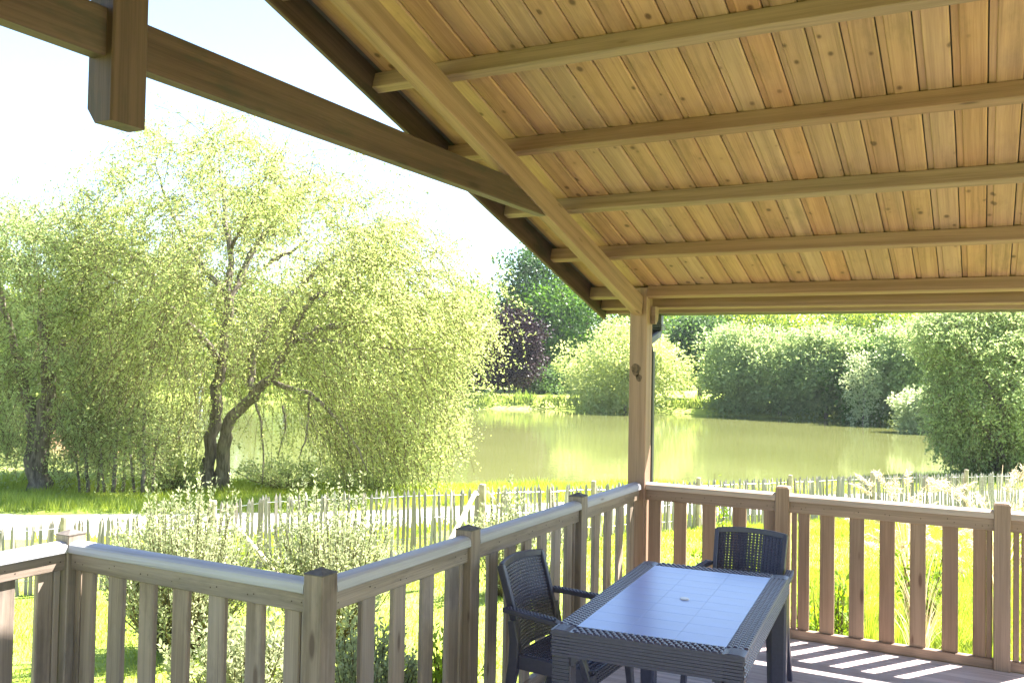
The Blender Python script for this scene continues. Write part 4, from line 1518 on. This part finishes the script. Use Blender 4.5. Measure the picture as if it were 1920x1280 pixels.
shrub('undergrowth_bush', 'low loose bush growing in the shade right of the forked willow trunk', 540, 24.6, 838, 100, M_LSAP, 110, 141, .085, 34, None, 'bush', False)
shrub('undergrowth_bush', 'low loose bush under the right hand sprays of the big willow', 690, 25.2, 850, 95, M_LSAP, 90, 142, .085, 34, None, 'bush', False)
shrub('undergrowth_bush', 'low loose bush just left of the forked willow trunk', 322, 23.4, 800, 60, M_LSAP, 80, 143, .08, 34, None, 'bush', False)


def grass_clump(name, label, px, d, top_py, half_w, mat, n, seed, plume=False, cat='grass clump', group=None, width=.006):
    rng = np.random.default_rng(seed)
    b = ray_at(px, 900, d)
    zg = hz(b[0], b[1])
    base = np.array([b[0], b[1], zg])
    H = ray_at(px, top_py, d)[2] - zg
    Wm = half_w / F * d
    root = empty(name, tuple(base), label, cat, group)
    M = Matrix.Translation(Vector(base))
    an = rng.uniform(0, 2 * np.pi, n)
    hgt = H * rng.uniform(.45, 1.0, n)
    rad = Wm * rng.uniform(.15, 1.0, n)
    dirv = np.stack([np.cos(an), np.sin(an), 0 * an], 1)
    p0 = dirv * .05 * rng.random((n, 1))
    K = 6
    V = []
    side = unit(np.cross(dirv, np.array([0, 0, 1.0]))) * width
    pts = []
    for k in range(K + 1):
        t = k / K
        c = p0 + dirv * (rad * t ** 2.2)[:, None]
        c = c + np.array([0, 0, 1.0]) * (hgt * (1.25 * t - .25 * t ** 3 * (1 + rad / (hgt + .01))))[:, None]
        pts.append(c)
    for k in range(K):
        w0, w1 = side * (1 - k / K * .8), side * (1 - (k + 1) / K * .8)
        V.append(np.stack([pts[k] - w0, pts[k] + w0, pts[k + 1] + w1, pts[k + 1] - w1], 1).reshape(-1, 3))
    R = np.tile(rng.random(n), K)
    link('blades', np_mesh('blades', np.concatenate(V), 4, mat, R), root, M)
    if plume:
        m = 70
        sel = rng.random(n) < .5
        A, B = pts[-2][sel], pts[-1][sel]
        t = rng.random((len(A), m, 1))
        q = A[:, None] * (1 - t) + B[:, None] * t + rng.normal(size=(len(A), m, 3)) * .008
        ax = unit(np.broadcast_to((B - A)[:, None], q.shape) * 2 + rng.normal(size=q.shape) * .25 + np.array([0, 0, -.15]))
        q = q.reshape(-1, 3); ax = ax.reshape(-1, 3)
        L = rng.uniform(.03, .07, len(q))
        link('plumes', np_mesh('plumes', leaf_quads(q, ax, L, L * .16, rng), 4, mat, rng.random(len(q))), root, M)
    return root


grass_clump('dry_grass', 'tall straw coloured grass with drooping plumes between the last two posts of the back railing', 1705, 9.6, 862, 105, M_DRY, 70, 201, True)
grass_clump('dry_grass', 'straw coloured plumed grass leaning over the rightmost post of the back railing', 1872, 8.6, 856, 125, M_DRY, 80, 202, True)
grass_clump('dry_grass', 'shorter straw coloured grass seen through the balusters left of the rightmost post', 1725, 6.8, 1010, 60, M_DRY, 90, 203, False)
for i, (px, d, ty, w, lab) in enumerate(((1632, 6.9, 1085, 55, 'green grass tuft in the third gap right of the middle post'), (1690, 7.3, 1120, 50, 'green grass tuft at the deck edge near the short dry grass'),
                                         (1790, 7.2, 1075, 60, 'green grass tuft just left of the rightmost post'), (1600, 8.6, 1030, 60, 'farther green grass tuft behind the third gap'),
                                         (455, 10.6, 985, 30, 'green grass tuft at the fence foot beside the slanted brace'), (800, 10.5, 1010, 40, 'green grass tuft at the foot of the pale fence brace'))):
    grass_clump('grass_tuft', lab, px, d, ty, w, M_BLADE, 150, 210 + i, False, 'grass tuft', None, .004)


def blades(name, region, n, hmin, hmax, mat, seed, mask=None, width=.006):
    rng = np.random.default_rng(seed)
    x = rng.uniform(region[0], region[1], n); y = rng.uniform(region[2], region[3], n)
    P = np.stack([x, y], 1)
    ok = (path_dist(P) > 1.45) & (poly_sd(P, LAKE) > .9)
    ok &= ~((x > -1.65) & (y < -3.6)) & ~((x > -.1) & (y < .08)) & ~((x > -1.5) & (x < -.05) & (y < -.4) & (y > -3.7))
    if mask is not None: ok &= mask(x, y)
    P = P[ok]
    n = len(P)
    z = height(P)
    pat = .55 + .45 * np.sin(P[:, 0] * 1.9 + np.sin(P[:, 1] * 1.3) * 2) * np.sin(P[:, 1] * 2.3 + np.sin(P[:, 0]) * 1.4)
    h = rng.uniform(hmin, hmax, n) * (.5 + .8 * pat)
    an = rng.uniform(0, 2 * np.pi, n)
    s = np.stack([np.cos(an), np.sin(an), 0 * an], 1) * width * (1 + h[:, None] * 1.5)
    lean = np.stack([rng.normal(0, .35, n) * h, rng.normal(0, .35, n) * h, h], 1)
    b = np.column_stack([P, z - .01])
    V = np.stack([b - s, b + s, b + lean], 1).reshape(-1, 3)
    o = link(name, np_mesh(name, V, 3, mat, rng.random(n)))
    return tag(o, kind='stuff')


blades('lawn_grass', (-1.2, 5.5, .1, 6.5), 90000, .05, .13, M_BLADE, 301)
blades('lawn_grass', (-9, -.1, -7, 6), 90000, .03, .09, M_BLADE, 302)
blades('lawn_grass', (-4, 6, 6, 17), 70000, .04, .11, M_BLADE, 303, None, .009)
blades('bank_grass', (-27, -6, 3, 23), 110000, .08, .26, M_BLADE, 304, lambda x, y: path_dist(np.stack([x, y], 1)) < 9, .010)
blades('bank_grass', (-9, 6, 10, 38), 60000, .05, .13, M_BLADE, 305, None, .012)
blades('shore_reeds', (-75, 2, 56, 74), 60000, .3, .9, M_REED, 306, lambda x, y: poly_sd(np.stack([x, y], 1), LAKE) < 2.4, .05)
# wood chips on the planting bed
rng = np.random.default_rng(55)
n = 1800
x = rng.uniform(-1.45, -.12, n); y = rng.uniform(-3.55, -.6, n)
ok = poly_sd(np.stack([x, y], 1), bed) < -.02
x, y = x[ok], y[ok]
z = height(np.stack([x, y], 1)) + .055
p = np.column_stack([x, y, z])
a = unit(rng.normal(size=p.shape) * np.array([1, 1, .35]))
L = rng.uniform(.02, .065, len(p))
tag(link('wood_chips', np_mesh('chips', leaf_quads(p, a, L, L * .6, rng), 4, M_CHIP, rng.random(len(p)))), kind='stuff')

# ------------------------------------------------------------------ thin summer air
hm = bpy.data.materials.new('haze_air')
hm.use_nodes = True
hm.node_tree.nodes.remove(hm.node_tree.nodes['Principled BSDF'])
pv = hm.node_tree.nodes.new('ShaderNodeVolumePrincipled')
pv.inputs['Color'].default_value = (.92, .97, 1.0, 1)
pv.inputs['Density'].default_value = .0002
hm.node_tree.links.new(pv.outputs[0], hm.node_tree.nodes['Material Output'].inputs['Volume'])
g = Geo()
zt = max(20.0, float(pz.max()) + 3)
g.box((0, 300, (zt - 8) / 2), (1500, 1300, zt + 8))
tag(g.build('haze', hm), kind='stuff')
